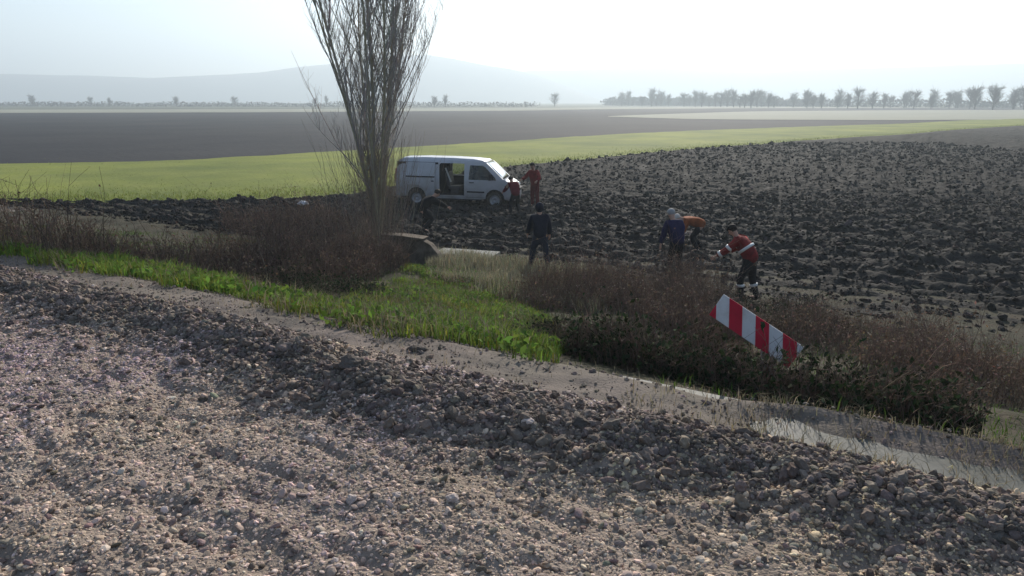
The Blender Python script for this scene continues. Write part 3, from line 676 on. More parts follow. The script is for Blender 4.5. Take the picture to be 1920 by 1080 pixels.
    for s in (-1, 1):
        b_ = len(tw); mid = hip[s].lerp(kn[s], .3); tw += [A(mid), A(kn[s]), A(kn[s].lerp(an[s], .4)), A(an[s] - (an[s] - kn[s]) * .02)]; te += [(0, b_), (b_, b_ + 1), (b_ + 1, b_ + 2), (b_ + 2, b_ + 3)]; tr_ += [.105, .078, .075, .062]
        link('boot', skinmesh([A(an[s] + (kn[s] - an[s]) * .15), A(an[s] - Vector((0, .02, .04))), A(toe[s])], [(0, 1), (1, 2)], [.056, .056, (.05, .038)], 2), M_boot, root, True)
    link('trousers', skinmesh(tw, te, tr_), trousers, root, True)
    bm = bmesh.new(); bmesh.ops.create_uvsphere(bm, u_segments=16, v_segments=10, radius=1)
    cen = hc + hd * .035 - fw * .014; rx = Vector((1, 0, 0))
    if hood: cen = hc - fw * .02 - hd * .012
    for v in bm.verts:
        q = v.co.copy(); k = 1.0
        if not hood and q.y > .2: q.z = max(q.z, .15)
        v.co = cen + rx * q.x * (.112 if hood else .102) + fw * q.y * (.118 if hood else .106) + hd * q.z * (.135 if hood else .098)
    if hood:
        bmobj('hood', bm, jacket, root, True)
    else: bmobj('cap' if cap else 'hair', bm, cap or hair, root, True)
    if bands:
        segs = []
        for s in (-1, 1): segs += [(sh[s].lerp(el[s], .75), el[s] - sh[s], .082), (el[s].lerp(wr[s], .6), wr[s] - el[s], .068), (kn[s].lerp(an[s], .35), an[s] - kn[s], .084)]
        for c_, d_, r_ in segs:
            q = d_.normalized().to_track_quat('Z', 'Y').to_matrix().to_4x4(); v, f = lathe([(-.03, r_ * .9), (-.028, r_), (.028, r_), (.03, r_ * .9)], 16, Matrix.Translation(A(c_)) @ q @ Matrix.Rotation(R(90), 4, 'X'))
            npmesh('reflective_band', v, f, bands, root, smooth=True)
        q = (up(lean + curve)).to_track_quat('Z', 'Y').to_matrix().to_4x4(); v, f = lathe([(-.03, .9), (-.028, 1), (.028, 1), (.03, .9)], 24, Matrix.Translation(A(waist.lerp(chest, .35))) @ q @ Matrix.Rotation(R(90), 4, 'X') @ Matrix.Diagonal((.215, 1, .175, 1)))
        npmesh('reflective_band', v, f, bands, root, smooth=True)
    return root
J_navy = cloth('navy_cloth', (.018, .020, .032)); J_red = cloth('red_cloth', (.22, .02, .02), (.10, .012, .014)); J_mar = cloth('maroon_cloth', (.13, .014, .022))
J_black = cloth('black_cloth', (.016, .016, .018)); J_blue = cloth('deep_blue_cloth', (.018, .016, .055)); J_or = cloth('orange_cloth', (.30, .085, .03), (.16, .05, .02))
J_jean = cloth('dark_jeans', (.028, .034, .05)); J_dred = cloth('dark_red_cloth', (.11, .014, .016)); M_refl = mat('reflective_tape', (.62, .60, .56), rough=.35, spec=.8)
def foot(px, py, z=0.0): q = at(px, py, z); return (q.x, q.y, z)
def onbank(px, py):                                          # ground point under a pixel, following the bank
    d = ray(px, py); k = 3.0
    while k < 60:
        p = Vector((0, 0, CAMZ)) + d * k
        if p.z <= float(H(np.array([p.x]), np.array([p.y]))[0]): break
        k += .02
    return (p.x, p.y, float(H(np.array([p.x]), np.array([p.y]))[0]))
person(onbank(1012, 508), R(10), 'man in dark hooded jacket and dark jeans standing on the weedy bank, back to us', lean=6, curve=4, headp=12,
       armL=((12, 12), (40, 4)), armR=((4, 14), (25, 8)), legL=((16, 10), (2, 8)), legR=((-4, 9), (-14, 6)), jacket=J_navy, trousers=J_jean, hood=True)
person(foot(1003, 390, .08), R(140), 'rescuer in bright red jacket and dark red trousers standing upright beyond the van nose', lean=8, curve=6, headp=20,
       armL=((20, 35), (70, 10)), armR=((20, 30), (75, 0)), legL=((6, 6), (-2, 5)), legR=((-2, 8), (-8, 5)), jacket=J_red, trousers=J_dred, hgt=1.05)
person(foot(967, 405, .06), R(25), 'stooping rescuer in maroon jacket and black trousers at the front corner of the van', lean=28, curve=14, headp=48,
       armL=((35, 10), (60, 5)), armR=((45, 22), (80, 10)), legL=((28, 8), (-14, 4)), legR=((22, 8), (-22, 4)), jacket=J_mar, trousers=J_black, hgt=.95)
person(foot(790, 436, .08), R(-60), 'person in black clothes stooping low on the soil below the rear wheel of the van', lean=38, curve=18, headp=50,
       armL=((50, 8), (70, -5)), armR=((55, 8), (60, -5)), legL=((70, 10), (-38, 4)), legR=((48, 12), (-50, 3), 20), jacket=J_black, trousers=J_black, hgt=1.1)
person(foot(1266, 524, .12), R(18), 'person in deep blue jacket with bare hand hanging, seen from behind at the weed edge', lean=20, curve=12, headp=35,
       armL=((5, 12), (8, 10)), armR=((40, 15), (70, 5)), legL=((10, 6), (-8, 4)), legR=((18, 6), (-6, 4)), jacket=J_blue, trousers=J_black, hair=M_ghair)
person(foot(1312, 472, .08), R(82), 'person in orange jacket bent forward with back nearly level over the ploughed soil', lean=66, curve=14, headp=70,
       armL=((15, 8), (25, 5)), armR=((10, 8), (15, 5)), legL=((42, 8), (-28, 4)), legR=((28, 8), (-40, 4)), jacket=J_or, trousers=J_black, cap=mat('pale_cap', (.5, .45, .4)))
person(onbank(1402, 566), R(55), 'rescuer in red jacket with silver reflective bands stooping beside the striped barrier', lean=30, curve=10, headp=42,
       armL=((40, 12), (55, 4)), armR=((30, 14), (60, 6)), legL=((22, 10), (-8, 4)), legR=((0, 8), (-18, 4)), jacket=J_red, trousers=J_black, bands=M_refl)

# ------------------------------------------------------------------ poplar
M_bark = mat('poplar_bark', (.30, .27, .18), var=(.38, .34, .23), scale=5, bump=.01, bscale=30, stretch=(3, 3, .6))
M_twig = mat('poplar_twigs', (.36, .33, .30), tint=True)
tb = at(712, 478, .25); tree = empty('poplar_tree', (tb.x, tb.y, .2)); tree.scale = (.88, .88, 1); tag(tree, 'tall bare poplar with many upright branches growing left of the white van', 'tree')
r3 = np.random.default_rng(5)
def curve_up(p0, az, tilt, L, K, upness, wob=.02):
    pts = [np.array(p0, float)]; d = np.array([math.cos(az) * math.sin(tilt), math.sin(az) * math.sin(tilt), math.cos(tilt)])
    for k in range(K - 1):
        d = d + np.array([0, 0, upness]) + r3.normal(0, wob * 1.35, 3); d /= np.linalg.norm(d); pts.append(pts[-1] + d * L / (K - 1))
    return np.array(pts)
stems = []
stems.append((curve_up((0, 0, 0), 0, .02, 13.5, 14, .02), .12))
for az, tl, z0, L, rr_ in [(.3, .22, .5, 10.5, .10), (3.0, .2, .6, 11, .10), (1.6, .24, .7, 10, .085), (4.6, .2, .55, 10.5, .09), (5.6, .28, .9, 9, .075), (2.3, .30, 1.0, 9, .075), (3.7, .32, 1.3, 8.5, .07), (.9, .3, 1.5, 8.5, .07)]:
    stems.append((curve_up((0, 0, z0), az, tl, L, 12, .035), rr_))
for i, (p, r0) in enumerate(stems):
    K = len(p); Ra = .50 * r0 * (1 - np.linspace(0, 1, K)) ** .9 + .007; tubes('trunk' if i == 0 else 'limb', p[None], Ra[None], M_bark, tree, sides=9)
P2, R2, P3, R3, P4, R4 = [], [], [], [], [], []
def sample(p, u): k = u * (len(p) - 1); i = min(int(k), len(p) - 2); return p[i] + (p[i + 1] - p[i]) * (k - i)
for si, (p, r0) in enumerate(stems):
    for j in range(26):
        u = r3.uniform(.10, .93); q = sample(p, u); L = (1 - u) * r3.uniform(2.4, 4.4) + .8
        b2 = curve_up(q, r3.uniform(0, 6.28), r3.uniform(.3, .75), L, 7, .12, .07); P2.append(b2); R2.append(np.linspace(.013 + .008 * (1 - u), .003, 7))
        for k in range(15):
            u2 = r3.uniform(.15, .98); q2 = sample(b2, u2); L2 = r3.uniform(.35, 1.1) * (1.2 - u2 * .5)
            b3 = curve_up(q2, r3.uniform(0, 6.28), r3.uniform(.3, .8), L2, 5, .16, .08); P3.append(b3); R3.append(np.linspace(.0055, .002, 5))
            for m_ in range(2):
                u3 = r3.uniform(.2, 1); q3 = sample(b3, u3); P4.append(curve_up(q3, r3.uniform(0, 6.28), r3.uniform(.3, 1.0), r3.uniform(.15, .45), 3, .15, .1)); R4.append([.0032, .0025, .0015])
tubes('branches', np.array(P2), np.array(R2), M_twig, tree, shade(len(P2), .8, 1.2), sides=4)['kind'] = 'stuff'
tubes('twigs', np.array(P3), np.array(R3), M_twig, tree, shade(len(P3), .8, 1.3))['kind'] = 'stuff'
tubes('fine_twigs', np.array(P4), np.array(R4), M_twig, tree, shade(len(P4), .8, 1.3))['kind'] = 'stuff'
# thin shoots thronging the lower trunk
Ps, Rs = [], []
for j in range(800):
    z0 = r3.uniform(0, 2.6) ** 1.0; a = r3.uniform(0, 6.28); rr_ = abs(r3.normal(0, .62)) + .05
    L = r3.uniform(.7, 2.2) * (1.1 - z0 * .2); Ps.append(curve_up((rr_ * math.cos(a), rr_ * math.sin(a), z0), a, r3.uniform(.05, .45), L, 6, .06, .07)); Rs.append(np.linspace(.005, .0018, 6))
M_shoot = mat('brown_shoots', (.26, .21, .16), tint=True)
tubes('base_shoots', np.array(Ps), np.array(Rs), M_shoot, tree, shade(len(Ps), .7, 1.3))['kind'] = 'stuff'

# ------------------------------------------------------------------ culvert
M_conc = mat('old_concrete', (.21, .175, .14), var=(.085, .068, .05), scale=3, bump=.008, bscale=30, contrast=(.3, .6))
def prism(bm, pts, y0, y1):
    a_ = [bm.verts.new((x, y0, z)) for x, z in pts]; b_ = [bm.verts.new((x, y1, z)) for x, z in pts]; n = len(pts)
    bm.faces.new(a_); bm.faces.new(b_[::-1])
    for i in range(n): bm.faces.new((a_[i], b_[i], b_[(i + 1) % n], a_[(i + 1) % n]))
cq = at(790, 492, .1); cul = empty('culvert_headwall', (cq.x, cq.y, .0), R(-14)); cul.scale = (.92, .9, .88); tag(cul, 'old concrete culvert headwall with a sloping end, half sunk in the grass below the poplar', 'culvert')
bm = bmesh.new(); prism(bm, [(-1.25, -.3), (.72, -.3), (.66, .1), (.50, .42), (.28, .68), (.05, .80), (-.6, .84), (-1.25, .84)], 0, .30); bevel(bm, .025); bmobj('headwall', bm, M_conc, cul)
bm = bmesh.new(); prism(bm, [(-1.30, .845), (-.6, .845), (.06, .805), (.10, .86), (-.6, .92), (-1.30, .92)], -.04, .42); bevel(bm, .015); bmobj('coping', bm, M_conc, cul)
aq = at(872, 478, .12); apr = empty('concrete_slab', (aq.x, aq.y, .16), R(-18)); tag(apr, 'flat pale concrete slab in the dry grass right of the culvert', 'slab')
bm = bmesh.new(); box(bm, (-.85, -.35, -.12), (.9, .45, .03)); bevel(bm, .02); bmobj('slab', bm, mat('pale_concrete', (.34, .33, .30), var=(.22, .21, .18), scale=4, bump=.005, bscale=40), apr)

# ------------------------------------------------------------------ striped barrier
M_wht = mat('worn_white_paint', (.60, .58, .56), rough=.5, var=(.42, .38, .34), scale=6, contrast=(.5, .8))
M_rd = mat('worn_red_paint', (.46, .025, .045), rough=.5, var=(.30, .02, .03), scale=6, contrast=(.5, .8))
M_gal = mat('galvanised_steel', (.35, .35, .35), rough=.5, metal=.6)
bl = at_y(1330, 590, 5.35); br = at_y(1478, 690, 5.0)
bar = empty('road_barrier', (bl.x, bl.y, bl.z)); tag(bar, 'tilted red and white striped road barrier board at the right edge of the bank', 'barrier')
dv_ = br - bl; Lb = dv_.length; ex = dv_.normalized(); ey = Vector((-.25, -1, .18)); ey = (ey - ex * ey.dot(ex)).normalized(); ez = ex.cross(ey) * -1
if ez.z < 0: ez = -ez
Mb = Matrix((ex, ey, ez)).transposed().to_4x4(); HB = .20
def clipx(u0, u1, sl_):                                      # stripe parallelogram, clipped to the board
    pts = [(u0, 0), (u1, 0), (u1 + sl_, HB), (u0 + sl_, HB)]
    out = []; 
    for i in range(4):
        (xa, za), (xb, zb) = pts[i], pts[(i + 1) % 4]; ia, ib = 0 <= xa <= Lb, 0 <= xb <= Lb
        if ia: out.append((xa, za))
        if ia != ib:
            lim = 0 if min(xa, xb) < 0 else Lb; k = (lim - xa) / (xb - xa); out.append((lim, za + (zb - za) * k))
    return out
def put(o): 
    for v in o.data.vertices: v.co = Mb @ v.co
bm = bmesh.new(); box(bm, (0, -.014, 0), (Lb, .014, HB)); bevel(bm, .004); put(bmobj('board', bm, M_wht, bar))
sw_ = .12; u = -.055
while u < Lb:
    q = clipx(u, u + sw_, -.13)
    if len(q) >= 3:
        bm = bmesh.new(); prism(bm, q, -.017, .017); put(bmobj('red_stripe', bm, M_rd, bar))
    u += 2 * sw_
for s in (.55, Lb - .25):                                    # posts
    b0 = Mb @ Vector((s, .0, HB * .5)); gz = float(H(np.array([bl.x + b0.x]), np.array([bl.y + b0.y]))[0]) - bl.z
    bm = bmesh.new(); box(bm, (b0.x - .02, b0.y + .02, gz - .15), (b0.x + .02, b0.y + .06, b0.z + .05)); bmobj('post', bm, M_gal, bar)
    bm = bmesh.new(); box(bm, (b0.x - .025, b0.y + .016, b0.z - .02), (b0.x + .025, b0.y + .04, b0.z + .02)); bevel(bm, .004); bmobj('bracket', bm, M_gal, bar)

# ------------------------------------------------------------------ gravel stones and clods
def region(n, x0, x1, y0, y1, test):
    out = []; tot = 0
    while tot < n:
        x = rng.uniform(x0, x1, n); y = rng.uniform(y0, y1, n); k = test(x, y); out.append(np.stack([x[k], y[k]], 1)); tot += k.sum()
    return np.concatenate(out)[:n]
def on(p, z=0.0): return np.stack([p[:, 0], p[:, 1], H(p[:, 0], p[:, 1]) + z], 1)
def tv_(p): return uv(p[:, 0], p[:, 1])
def gtest(x, y):
    t, v = uv(x, y); return (v < -.02 + .5 * vn(x * 1.5, y * 1.5, 4) * (rng.uniform(0, 1, x.shape) < .25)) & (np.abs(x) < .85 * y + .5)
p = region(110000, -7, 5, 1.3, 9, gtest); n = len(p)
sz = np.clip(np.exp(rng.normal(math.log(.0046), .52, n)), .002, .022)
c = np.array([[1.0, .93, .86]]) * shade(n, .6, 1.7, .028); k = rng.uniform(0, 1, n) < .06; c[k] = shade(k.sum(), 1.2, 1.6, .03); k = rng.uniform(0, 1, n) < .15; c[k] *= .55
gn = fbm(p[:, 0] * .7, p[:, 1] * .7, 3, 77); c *= (1 + (gn[:, None] - .5) * np.array([[.2, .3, -.5]]))
tag(stones('gravel', on(p), sz, M_stone_i, c, flat=.5, sink=.32), 'loose mixed gravel stones strewn over the roadside', kind='stuff')
def ctest(x, y):
    t, v = uv(x, y); return (np.abs(x) < .85 * y + .5) & (rng.uniform(0, 1, x.shape) < np.exp(-((v + .44 + .34 * (fbm(t * .7, t * 0, 3, 23) - .5)) / .32) ** 2) * (1.0 if True else 0)) & (v < .12 + .25 * (rng.uniform(0, 1, x.shape) < .15))
p = region(26000, -8, 5, 1.5, 10, ctest); n = len(p)
sz = np.clip(np.exp(rng.normal(math.log(.0095), .5, n)), .004, .034); c = shade(n, .5, 1.35, .03)
tag(stones('earth_clods', on(p), sz, M_clod_i, c, flat=.8, jit=.62), 'dark lumps of earth heaped along the lip of the gravel', kind='stuff')
def c2(x, y):
    t, v = uv(x, y); return (np.abs(x) < .85 * y + .5) & (v < -.8)
p = region(2200, -7, 5, 1.5, 9, c2); n = len(p); sz = rng.uniform(.007, .022, n); c = shade(n, .6, 1.7, .05)
tag(stones('scattered_clods', on(p), sz, M_clod_i, c, flat=.55, jit=.3), 'small dry lumps of earth scattered across the gravel', kind='stuff')
def ptest(x, y):
    t, v = uv(x, y); return (np.abs(x) < .85 * y + .5) & (v > .02) & (v < .95)
p = region(7000, -12, 6, 2, 10, ptest); n = len(p); sz = np.clip(np.exp(rng.normal(math.log(.005), .6, n)), .002, .025)
tag(stones('path_grit', on(p, .012), sz, M_clod_i, shade(n, .7, 1.8, .04), flat=.6, jit=.5), 'crumbs of earth and grit spilled on the pale mud strip', kind='stuff')
# larger single stones and lumps
def single(name, px, py, size, m, label, cat, tint=1.0, zref=2.65):
    q = onbank(px, py) if zref else (*at(px, py, 0)[:2], 0.05)
    bm = bmesh.new(); bmesh.ops.create_icosphere(bm, subdivisions=3, radius=1)
    sx, sy, sz_ = random.uniform(.9, 1.3), random.uniform(.8, 1.1), random.uniform(.6, .8); o3 = Vector((random.random() * 9, random.random() * 9, random.random() * 9))
    from mathutils import noise
    for v in bm.verts: k = 1 + .35 * noise.noise(v.co * 1.3 + o3) + .18 * noise.noise(v.co * 3.1 + o3); v.co = Vector((v.co.x * sx, v.co.y * sy, v.co.z * sz_)) * k * size
    me = bpy.data.meshes.new(name); bm.to_mesh(me); bm.free(); a_ = me.attributes.new('tint', 'FLOAT_COLOR', 'POINT'); a_.data.foreach_set('color', np.tile([tint, tint, tint, 1], len(me.vertices)).astype(np.float32))
    o = link(name, me, m); o.location = (q[0], q[1], q[2] + size * .3); return tag(o, label, cat)
single('earth_lump', 660, 692, .075, M_clod, 'biggest dark earth lump, left of centre just below the crumbly lip', 'lump', .8)
single('stone', 672, 680, .035, M_stone, 'pale stone lying against the biggest dark earth lump', 'stone', 1.3)
single('stone', 988, 797, .032, M_stone, 'pale round stone in the middle of the gravel below the lip', 'stone', 1.4)
single('stone', 662, 966, .026, M_stone, 'pale stone low in the gravel on the left', 'stone', 1.25)
single('stone', 745, 970, .022, M_stone, 'small pale stone right of the pale stone low on the left', 'stone', 1.25)
single('stone', 583, 830, .028, M_stone, 'pale stone in the gravel near the left edge', 'stone', 1.25)
single('stone', 850, 1008, .026, M_stone, 'flat pale stone with a dark hollow beneath it at the bottom middle', 'stone', 1.25)
single('earth_lump', 782, 660, .05, M_clod, 'dark earth lump standing proud on the lip against the pale mud', 'lump', .7)
single('earth_lump', 1085, 800, .05, M_clod, 'dark earth lump right of the pale round stone', 'lump', .6)

# clods of the ploughed field
def ftest(x, y):
    t, v = uv(x, y); s = x / y; return (v > 11) & (np.abs(s) < .95) & (y < edge_y(E0, s) - .3)
p1 = region(20000, -30, 22, 9, 32, ftest); p2 = region(22000, -40, 45, 20, 75, ftest); p = np.concatenate([p1, p2]); n = len(p)
pz = np.maximum(.03 + plough(p[:, 0], p[:, 1]), H(p[:, 0], p[:, 1]) - .05)
sz = np.clip(np.exp(rng.normal(math.log(.036), .5, n)), .012, .12) * (.8 + np.hypot(p[:, 0], p[:, 1]) / 90); c = shade(n, .6, 1.5, .05); k = rng.uniform(0, 1, n) < .03; c[k] *= 2.6
M_fclod = mat('field_clods', (.036, .030, .025), tint='inst', bump=.006, bscale=3, rough=.85, spec=.06)
tag(stones('field_clods', np.stack([p[:, 0], p[:, 1], pz], 1), sz, M_fclod, c, flat=.7, jit=.55), 'broken clods turned up over the ploughed field', kind='stuff')

# ------------------------------------------------------------------ grass, weeds and thickets
M_grass = mat('fresh_grass', (.105, .175, .030), tint=True, transl=.4, rough=.8)
M_dry = mat('dry_grass', (.30, .25, .16), tint=True, transl=.3)
M_weed = mat('dead_weed_stems', (.14, .098, .074), tint=True)
M_dleaf = mat('dead_leaves', (.17, .115, .08), tint=True, transl=.25)
M_eleaf = mat('bramble_leaves', (.028, .042, .018), tint=True, transl=.15, rough=.9)
M_seed = mat('pale_seed_heads', (.30, .25, .20), tint=True, transl=.3)
def clumps(n, x0, x1, y0, y1, test, nc, spread):
    cen = region(nc, x0, x1, y0, y1, test); i = rng.integers(0, nc, n); p = cen[i] + rng.normal(0, spread, (n, 2)); k = test(p[:, 0], p[:, 1]); return p[k]
def scr(x, y, z=None):                                        # rough column of a ground point, only used to describe areas
    return 960 + F * x / (y * cp + (CAMZ - (H(x, y) if z is None else z)) * sp_)
def in_green(x, y):
    t, v = uv(x, y); px = scr(x, y) + 130 * (fbm(x * 1.3, y * 1.3, 3, 25) - .5); edge_ = .72 + .9 * (fbm(x * 1.8, y * 1.8, 3, 5) - .5); return (v > edge_) & (v < 10.8) & (px > -250) & (px < 1060 - np.clip(v - 4, 0, 5) * 16) & ((px > 575 + np.clip(v - 2, 0, 6) * 34) | (v < 2.2 + .8 * (fbm(x, y, 2, 15) - .5)))
p = clumps(80000, -13, 3, 4, 18, in_green, 720, .17); n = len(p); d_ = np.hypot(p[:, 0], p[:, 1])
lum = fbm(p[:, 0] * 1.6, p[:, 1] * 1.6, 3, 9); c = shade(n, .6, 1.3, .08) * (.15 + 1.7 * lum)[:, None]; c[:, 0] *= 1 + .8 * (rng.uniform(0, 1, n) ** 3) + .22 * (fbm(p[:, 0] * .9, p[:, 1] * .9, 2, 19) > .6)
tag(blades('grass', on(p, -.01), rng.uniform(.07, .24, n) * (.25 + 1.5 * lum ** 1.5), rng.uniform(.006, .014, n), rng.uniform(.2, .9, n), M_grass, c), 'lush green grass on the bank in the middle', kind='stuff')
# broad-leaved weeds in the grass
p = clumps(9000, -7, 3, 4, 18, in_green, 500, .10); n = len(p); q = on(p); q[:, 2] += rng.uniform(.02, .14, n)
pd = clumps(9000, -10, 3, 4, 18, in_green, 300, .15); nd = len(pd)
tag(blades('dead_grass', on(pd, -.01), rng.uniform(.10, .32, nd), rng.uniform(.004, .009, nd), rng.uniform(.2, .9, nd), M_dry, shade(nd, .35, 1.0, .06)), 'dead straw coloured blades mixed into the green grass', kind='stuff')
tag(leaves('green_weeds', q, rng.uniform(.02, .05, n), M_grass, shade(n, .6, 1.4, .08)), 'broad leaved green weeds among the grass', kind='stuff')
def low_green(x, y):
    t, v = uv(x, y); return (v > .85) & (v < 11) & (np.abs(x) < .9 * y)
p = clumps(26000, -16, 10, 2.5, 22, low_green, 1500, .2); n = len(p); c = shade(n, .35, .95, .08)
tag(blades('sparse_grass', on(p, -.01), rng.uniform(.05, .14, n), rng.uniform(.005, .012, n), rng.uniform(.2, .9, n), M_grass, c), 'sparser dull grass between the thickets of the bank', kind='stuff')
# pale dry grass along the field foot
def dry_t(x, y):
    t, v = uv(x, y); px = scr(x, y) + 220 * (fbm(x * 1.1, y * 1.1, 3, 26) - .5); return (v > 8) & (v < 12.5) & (px > 830) & (px < 1130)
p = clumps(15000, -4, 6, 11, 22, dry_t, 260, .25); n = len(p); c = shade(n, .5, 1.3, .06); c[:, 0] *= rng.uniform(.75, 1.05, n)
tag(blades('dry_grass', on(p, -.02), rng.uniform(.12, .42, n), rng.uniform(.008, .016, n), rng.uniform(.1, .6, n), M_dry, c), 'pale dry grass around the feet of the hooded man', kind='stuff')
def verge(x, y):
    t, v = uv(x, y); return (v > -.12) & (v < 1.1) & (np.abs(x) < .9 * y)
p = clumps(9000, -10, 6, 2.2, 9, verge, 260, .10); t0, v0 = tv_(p); keep = rng.uniform(0, 1, len(p)) < np.clip((t0 + 1.6) / 1.4, .10, 1) ; p = p[keep]; n = len(p)
tag(blades('verge_tufts', on(p, -.005), rng.uniform(.04, .13, n), rng.uniform(.003, .006, n), rng.uniform(.3, 1.0, n), M_dry, shade(n, .5, 1.2, .05)), 'short bleached grass tufts on the shaded mud strip', kind='stuff')
# field edge fringe of the green strip
ssr = rng.uniform(-.8, .75, 14000); yr = edge_y(E0, ssr) + rng.exponential(3.0, 14000); n = 14000
tag(blades('wheat_shoots', np.stack([ssr * yr, yr, 0 * yr + .03], 1), rng.uniform(.08, .22, n), rng.uniform(.02, .04, n), rng.uniform(.2, .8, n), mat('wheat_blades', (.16, .19, .04), tint=True, transl=.4), shade(n, .8, 1.3, .06)), 'young wheat shoots along the near edge of the green strip', kind='stuff')

def thicket(loc, rx, ry, h, nst, nlf, label, m_st, m_lf, lfsize=(.012, .03), pale=0, seedn=0, dens_low=1.0, name='bramble_thicket', cat='bush', rad=.0035, droop=.3, rot=None):
    """stems and leaves rooted over an ellipse of ground around loc."""
    root = empty(name, loc); tag(root, label, cat)
    a = rng.uniform(0, 2 * np.pi, nst); rr = np.sqrt(rng.uniform(0, 1, nst)); lt = rr * np.cos(a) * rx; lv = rr * np.sin(a) * ry
    x = TX * lt + NX * lv; y = TY * lt + NY * lv
    X_ = loc[0] + x; Y_ = loc[1] + y; z0 = H(X_, Y_) - loc[2] - .03
    K = 5; hh = h * rng.uniform(.35, 1.1, nst) * (1.05 - .45 * rr ** 2) * (.25 + 1.5 * fbm(X_ * 1.6, Y_ * 1.6, 3, 13) ** 1.2) * np.where(rng.uniform(0, 1, nst) < .07, 1.5, 1)
    az = rng.uniform(0, 2 * np.pi, nst); ln = rng.uniform(.05, .55, nst) * hh
    u = np.linspace(0, 1, K)[None]
    wig = np.cumsum(rng.normal(0, .035, (nst, K, 3)), axis=1) * hh[:, None, None]
    P = np.stack([x[:, None] + np.cos(az)[:, None] * ln[:, None] * u ** 1.6, y[:, None] + np.sin(az)[:, None] * ln[:, None] * u ** 1.6,
                  z0[:, None] + hh[:, None] * (u - droop * u ** 3 * rng.uniform(0, 1, (nst, 1)))], -1) + wig * u[:, :, None]
    Ra = np.linspace(1, .35, K)[None] * rng.uniform(.6, 1.5, (nst, 1)) * rad
    st = tubes('stems', P, Ra, m_st, root, shade(nst, .6, 1.5, .06)); st['kind'] = 'stuff'
    # side twigs
    nt2 = nst * 3; i = rng.integers(0, nst, nt2); k = rng.integers(1, K - 1, nt2); q = P[i, k]; d = rng.normal(0, 1, (nt2, 3)); d[:, 2] = np.abs(d[:, 2]) * .8 + .1; d /= np.linalg.norm(d, axis=1, keepdims=True)
    L_ = hh[i] * rng.uniform(.08, .28, nt2); u4 = np.linspace(0, 1, 3)[None, :, None]; Q = q[:, None] + d[:, None] * L_[:, None, None] * u4 + rng.normal(0, .01, (nt2, 3, 3)) * u4
    tw = tubes('twigs', Q, np.linspace(1, .5, 3)[None] * np.full((nt2, 1), rad * .55), m_st, root, shade(nt2, .6, 1.6, .06)); tw['kind'] = 'stuff'
    if nlf:
        i = rng.integers(0, nt2, nlf); kk = rng.integers(1, 3, nlf); q = Q[i, kk] + rng.normal(0, .012, (nlf, 3)); c = shade(nlf, .5, 1.5, .1)
        leaves('leaves', q, rng.uniform(*lfsize, nlf), m_lf, c, root)['kind'] = 'stuff'
    if seedn:
        i = rng.integers(0, nst, seedn); q = P[i, -1] + rng.normal(0, .02, (seedn, 3)); leaves('seed_heads', q, rng.uniform(.007, .018, seedn), M_seed, shade(seedn, .6, 1.3, .04), root)['kind'] = 'stuff'
    return root
def T(px, py): return onbank(px, py)
BT = 'bush'
# left side brown thickets
thicket(T(545, 515), 2.0, 1.9, 1.55, 1500, 5600, 'dense dark brown bramble thicket at the left edge of the bank', M_weed, M_dleaf, rad=.005)
thicket(T(645, 500), 1.7, 1.6, 1.35, 1300, 3200, 'tangled brown thicket between the dark bramble and the poplar foot', M_weed, M_dleaf, rad=.005)
thicket(T(705, 480), 1.3, 1.0, 1.1, 1000, 1100, 'upright twiggy brush around the foot of the poplar', M_shoot, M_dleaf, rad=.005, name='twiggy_brush')
thicket(T(560, 430), 3.0, 2.2, 1.25, 1300, 2500, 'low dry brush near the field edge behind the dark bramble', M_weed, M_dleaf, rad=.006, name='dry_brush')
thicket(T(600, 548), 1.5, .7, .5, 700, 3600, 'low dark green bramble creeping over the bank left of the fresh grass', M_weed, M_eleaf)
thicket(T(330, 500), 2.4, 1.6, .9, 900, 1800, 'wide brown thicket further left along the bank', M_weed, M_dleaf, rad=.005)
thicket(T(90, 480), 2.4, 1.8, .95, 900, 1600, 'leftmost brown thicket on the bank', M_weed, M_dleaf, rad=.005)
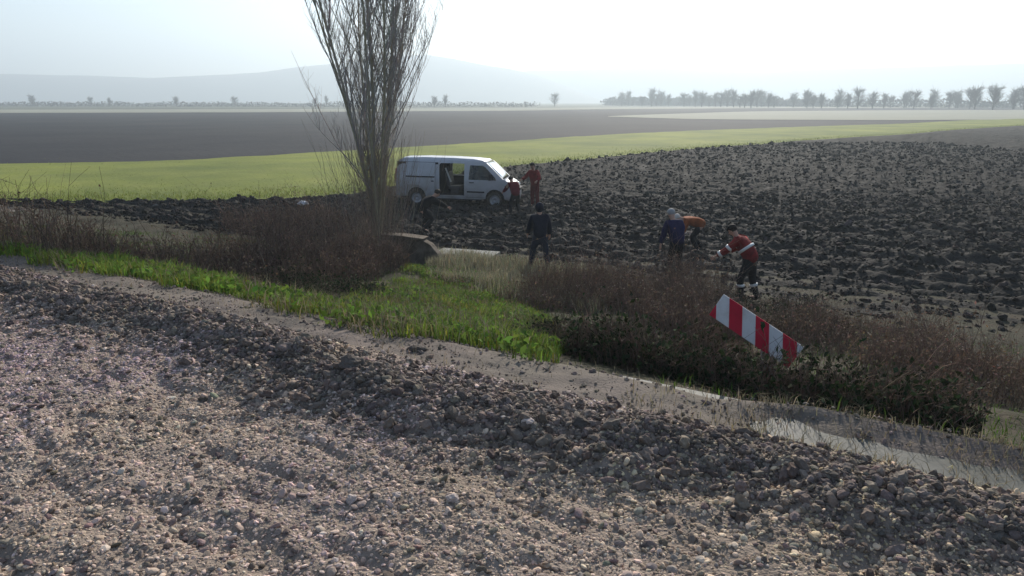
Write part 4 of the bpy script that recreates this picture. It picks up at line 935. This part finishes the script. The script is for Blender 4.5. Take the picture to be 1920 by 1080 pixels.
# right: reddish dead weeds, tall
thicket(T(1020, 575), 1.0, .8, .55, 800, 1500, 'low reddish weeds right of the fresh green grass', M_weed, M_dleaf, seedn=200, name='dead_weeds')
thicket(T(1110, 560), 1.5, 1.5, 1.1, 1700, 2600, 'reddish brown dead weeds right of the hooded man', M_weed, M_dleaf, seedn=900, name='dead_weeds')
thicket(T(1235, 575), 1.5, 1.6, 1.2, 1900, 3000, 'tall dead weed stand in front of the blue jacketed person', M_weed, M_dleaf, seedn=700, name='dead_weeds')
thicket(T(1300, 620), 1.1, 1.0, .95, 1500, 2800, 'dead weed stand left of the striped barrier', M_weed, M_dleaf, seedn=300, name='dead_weeds')
thicket(T(1450, 600), 1.5, 1.3, .7, 1300, 4500, 'leafy grey green weeds behind the striped barrier', M_weed, M_eleaf, seedn=900, name='leafy_weeds')
# dark evergreen bramble low on the right, at the strip
thicket(T(1105, 658), .95, .58, .52, 1800, 4200, 'dark green bramble bush beside the shaded mud strip', M_weed, M_eleaf, (.015, .035))
thicket(T(1240, 690), .95, .60, .56, 1900, 5200, 'blackish evergreen bramble hanging over the shaded mud strip', M_weed, M_eleaf, (.015, .035))
thicket(T(1362, 724), .85, .45, .32, 1500, 3600, 'dark bramble under the striped barrier board', M_weed, M_eleaf, (.015, .035))
thicket(T(1540, 755), 1.0, .6, .5, 1700, 4000, 'dark bramble beyond the lower end of the barrier', M_weed, M_eleaf, (.015, .035))
thicket(T(1620, 650), 1.7, 1.5, .9, 1500, 4000, 'reddish dead weeds to the right of the barrier', M_weed, M_dleaf, seedn=500, name='dead_weeds')
thicket(T(1840, 720), 1.5, 1.5, .9, 1500, 4000, 'rightmost stand of dead weeds on the bank', M_weed, M_dleaf, seedn=400, name='dead_weeds')
thicket(T(880, 545), 1.5, .8, .30, 420, 700, 'low brown dead weeds scattered through the middle of the fresh grass', M_weed, M_dleaf, name='dead_weeds')
thicket(T(760, 560), 1.3, .7, .22, 300, 500, 'sparse brown stalks in the grass below the culvert', M_weed, M_dleaf, name='dead_weeds')
# litter on the field edge
def crumple(px, py, size, label, z=.1):
    q = at(px, py, z); bm = bmesh.new(); bmesh.ops.create_icosphere(bm, subdivisions=3, radius=1)
    from mathutils import noise
    for v in bm.verts: k = 1 + .7 * noise.noise(v.co * 2.2 + Vector((px, py, 0))); v.co = Vector((v.co.x * 1.3, v.co.y, v.co.z * .6)) * k * size
    o = bmobj('plastic_bag', bm, mat('white_plastic', (.75, .75, .76), rough=.35)); o.location = (q.x, q.y, z + size * .4); tag(o, label, 'bag')
crumple(568, 384, .16, 'crumpled white plastic bag on the field edge at the left')
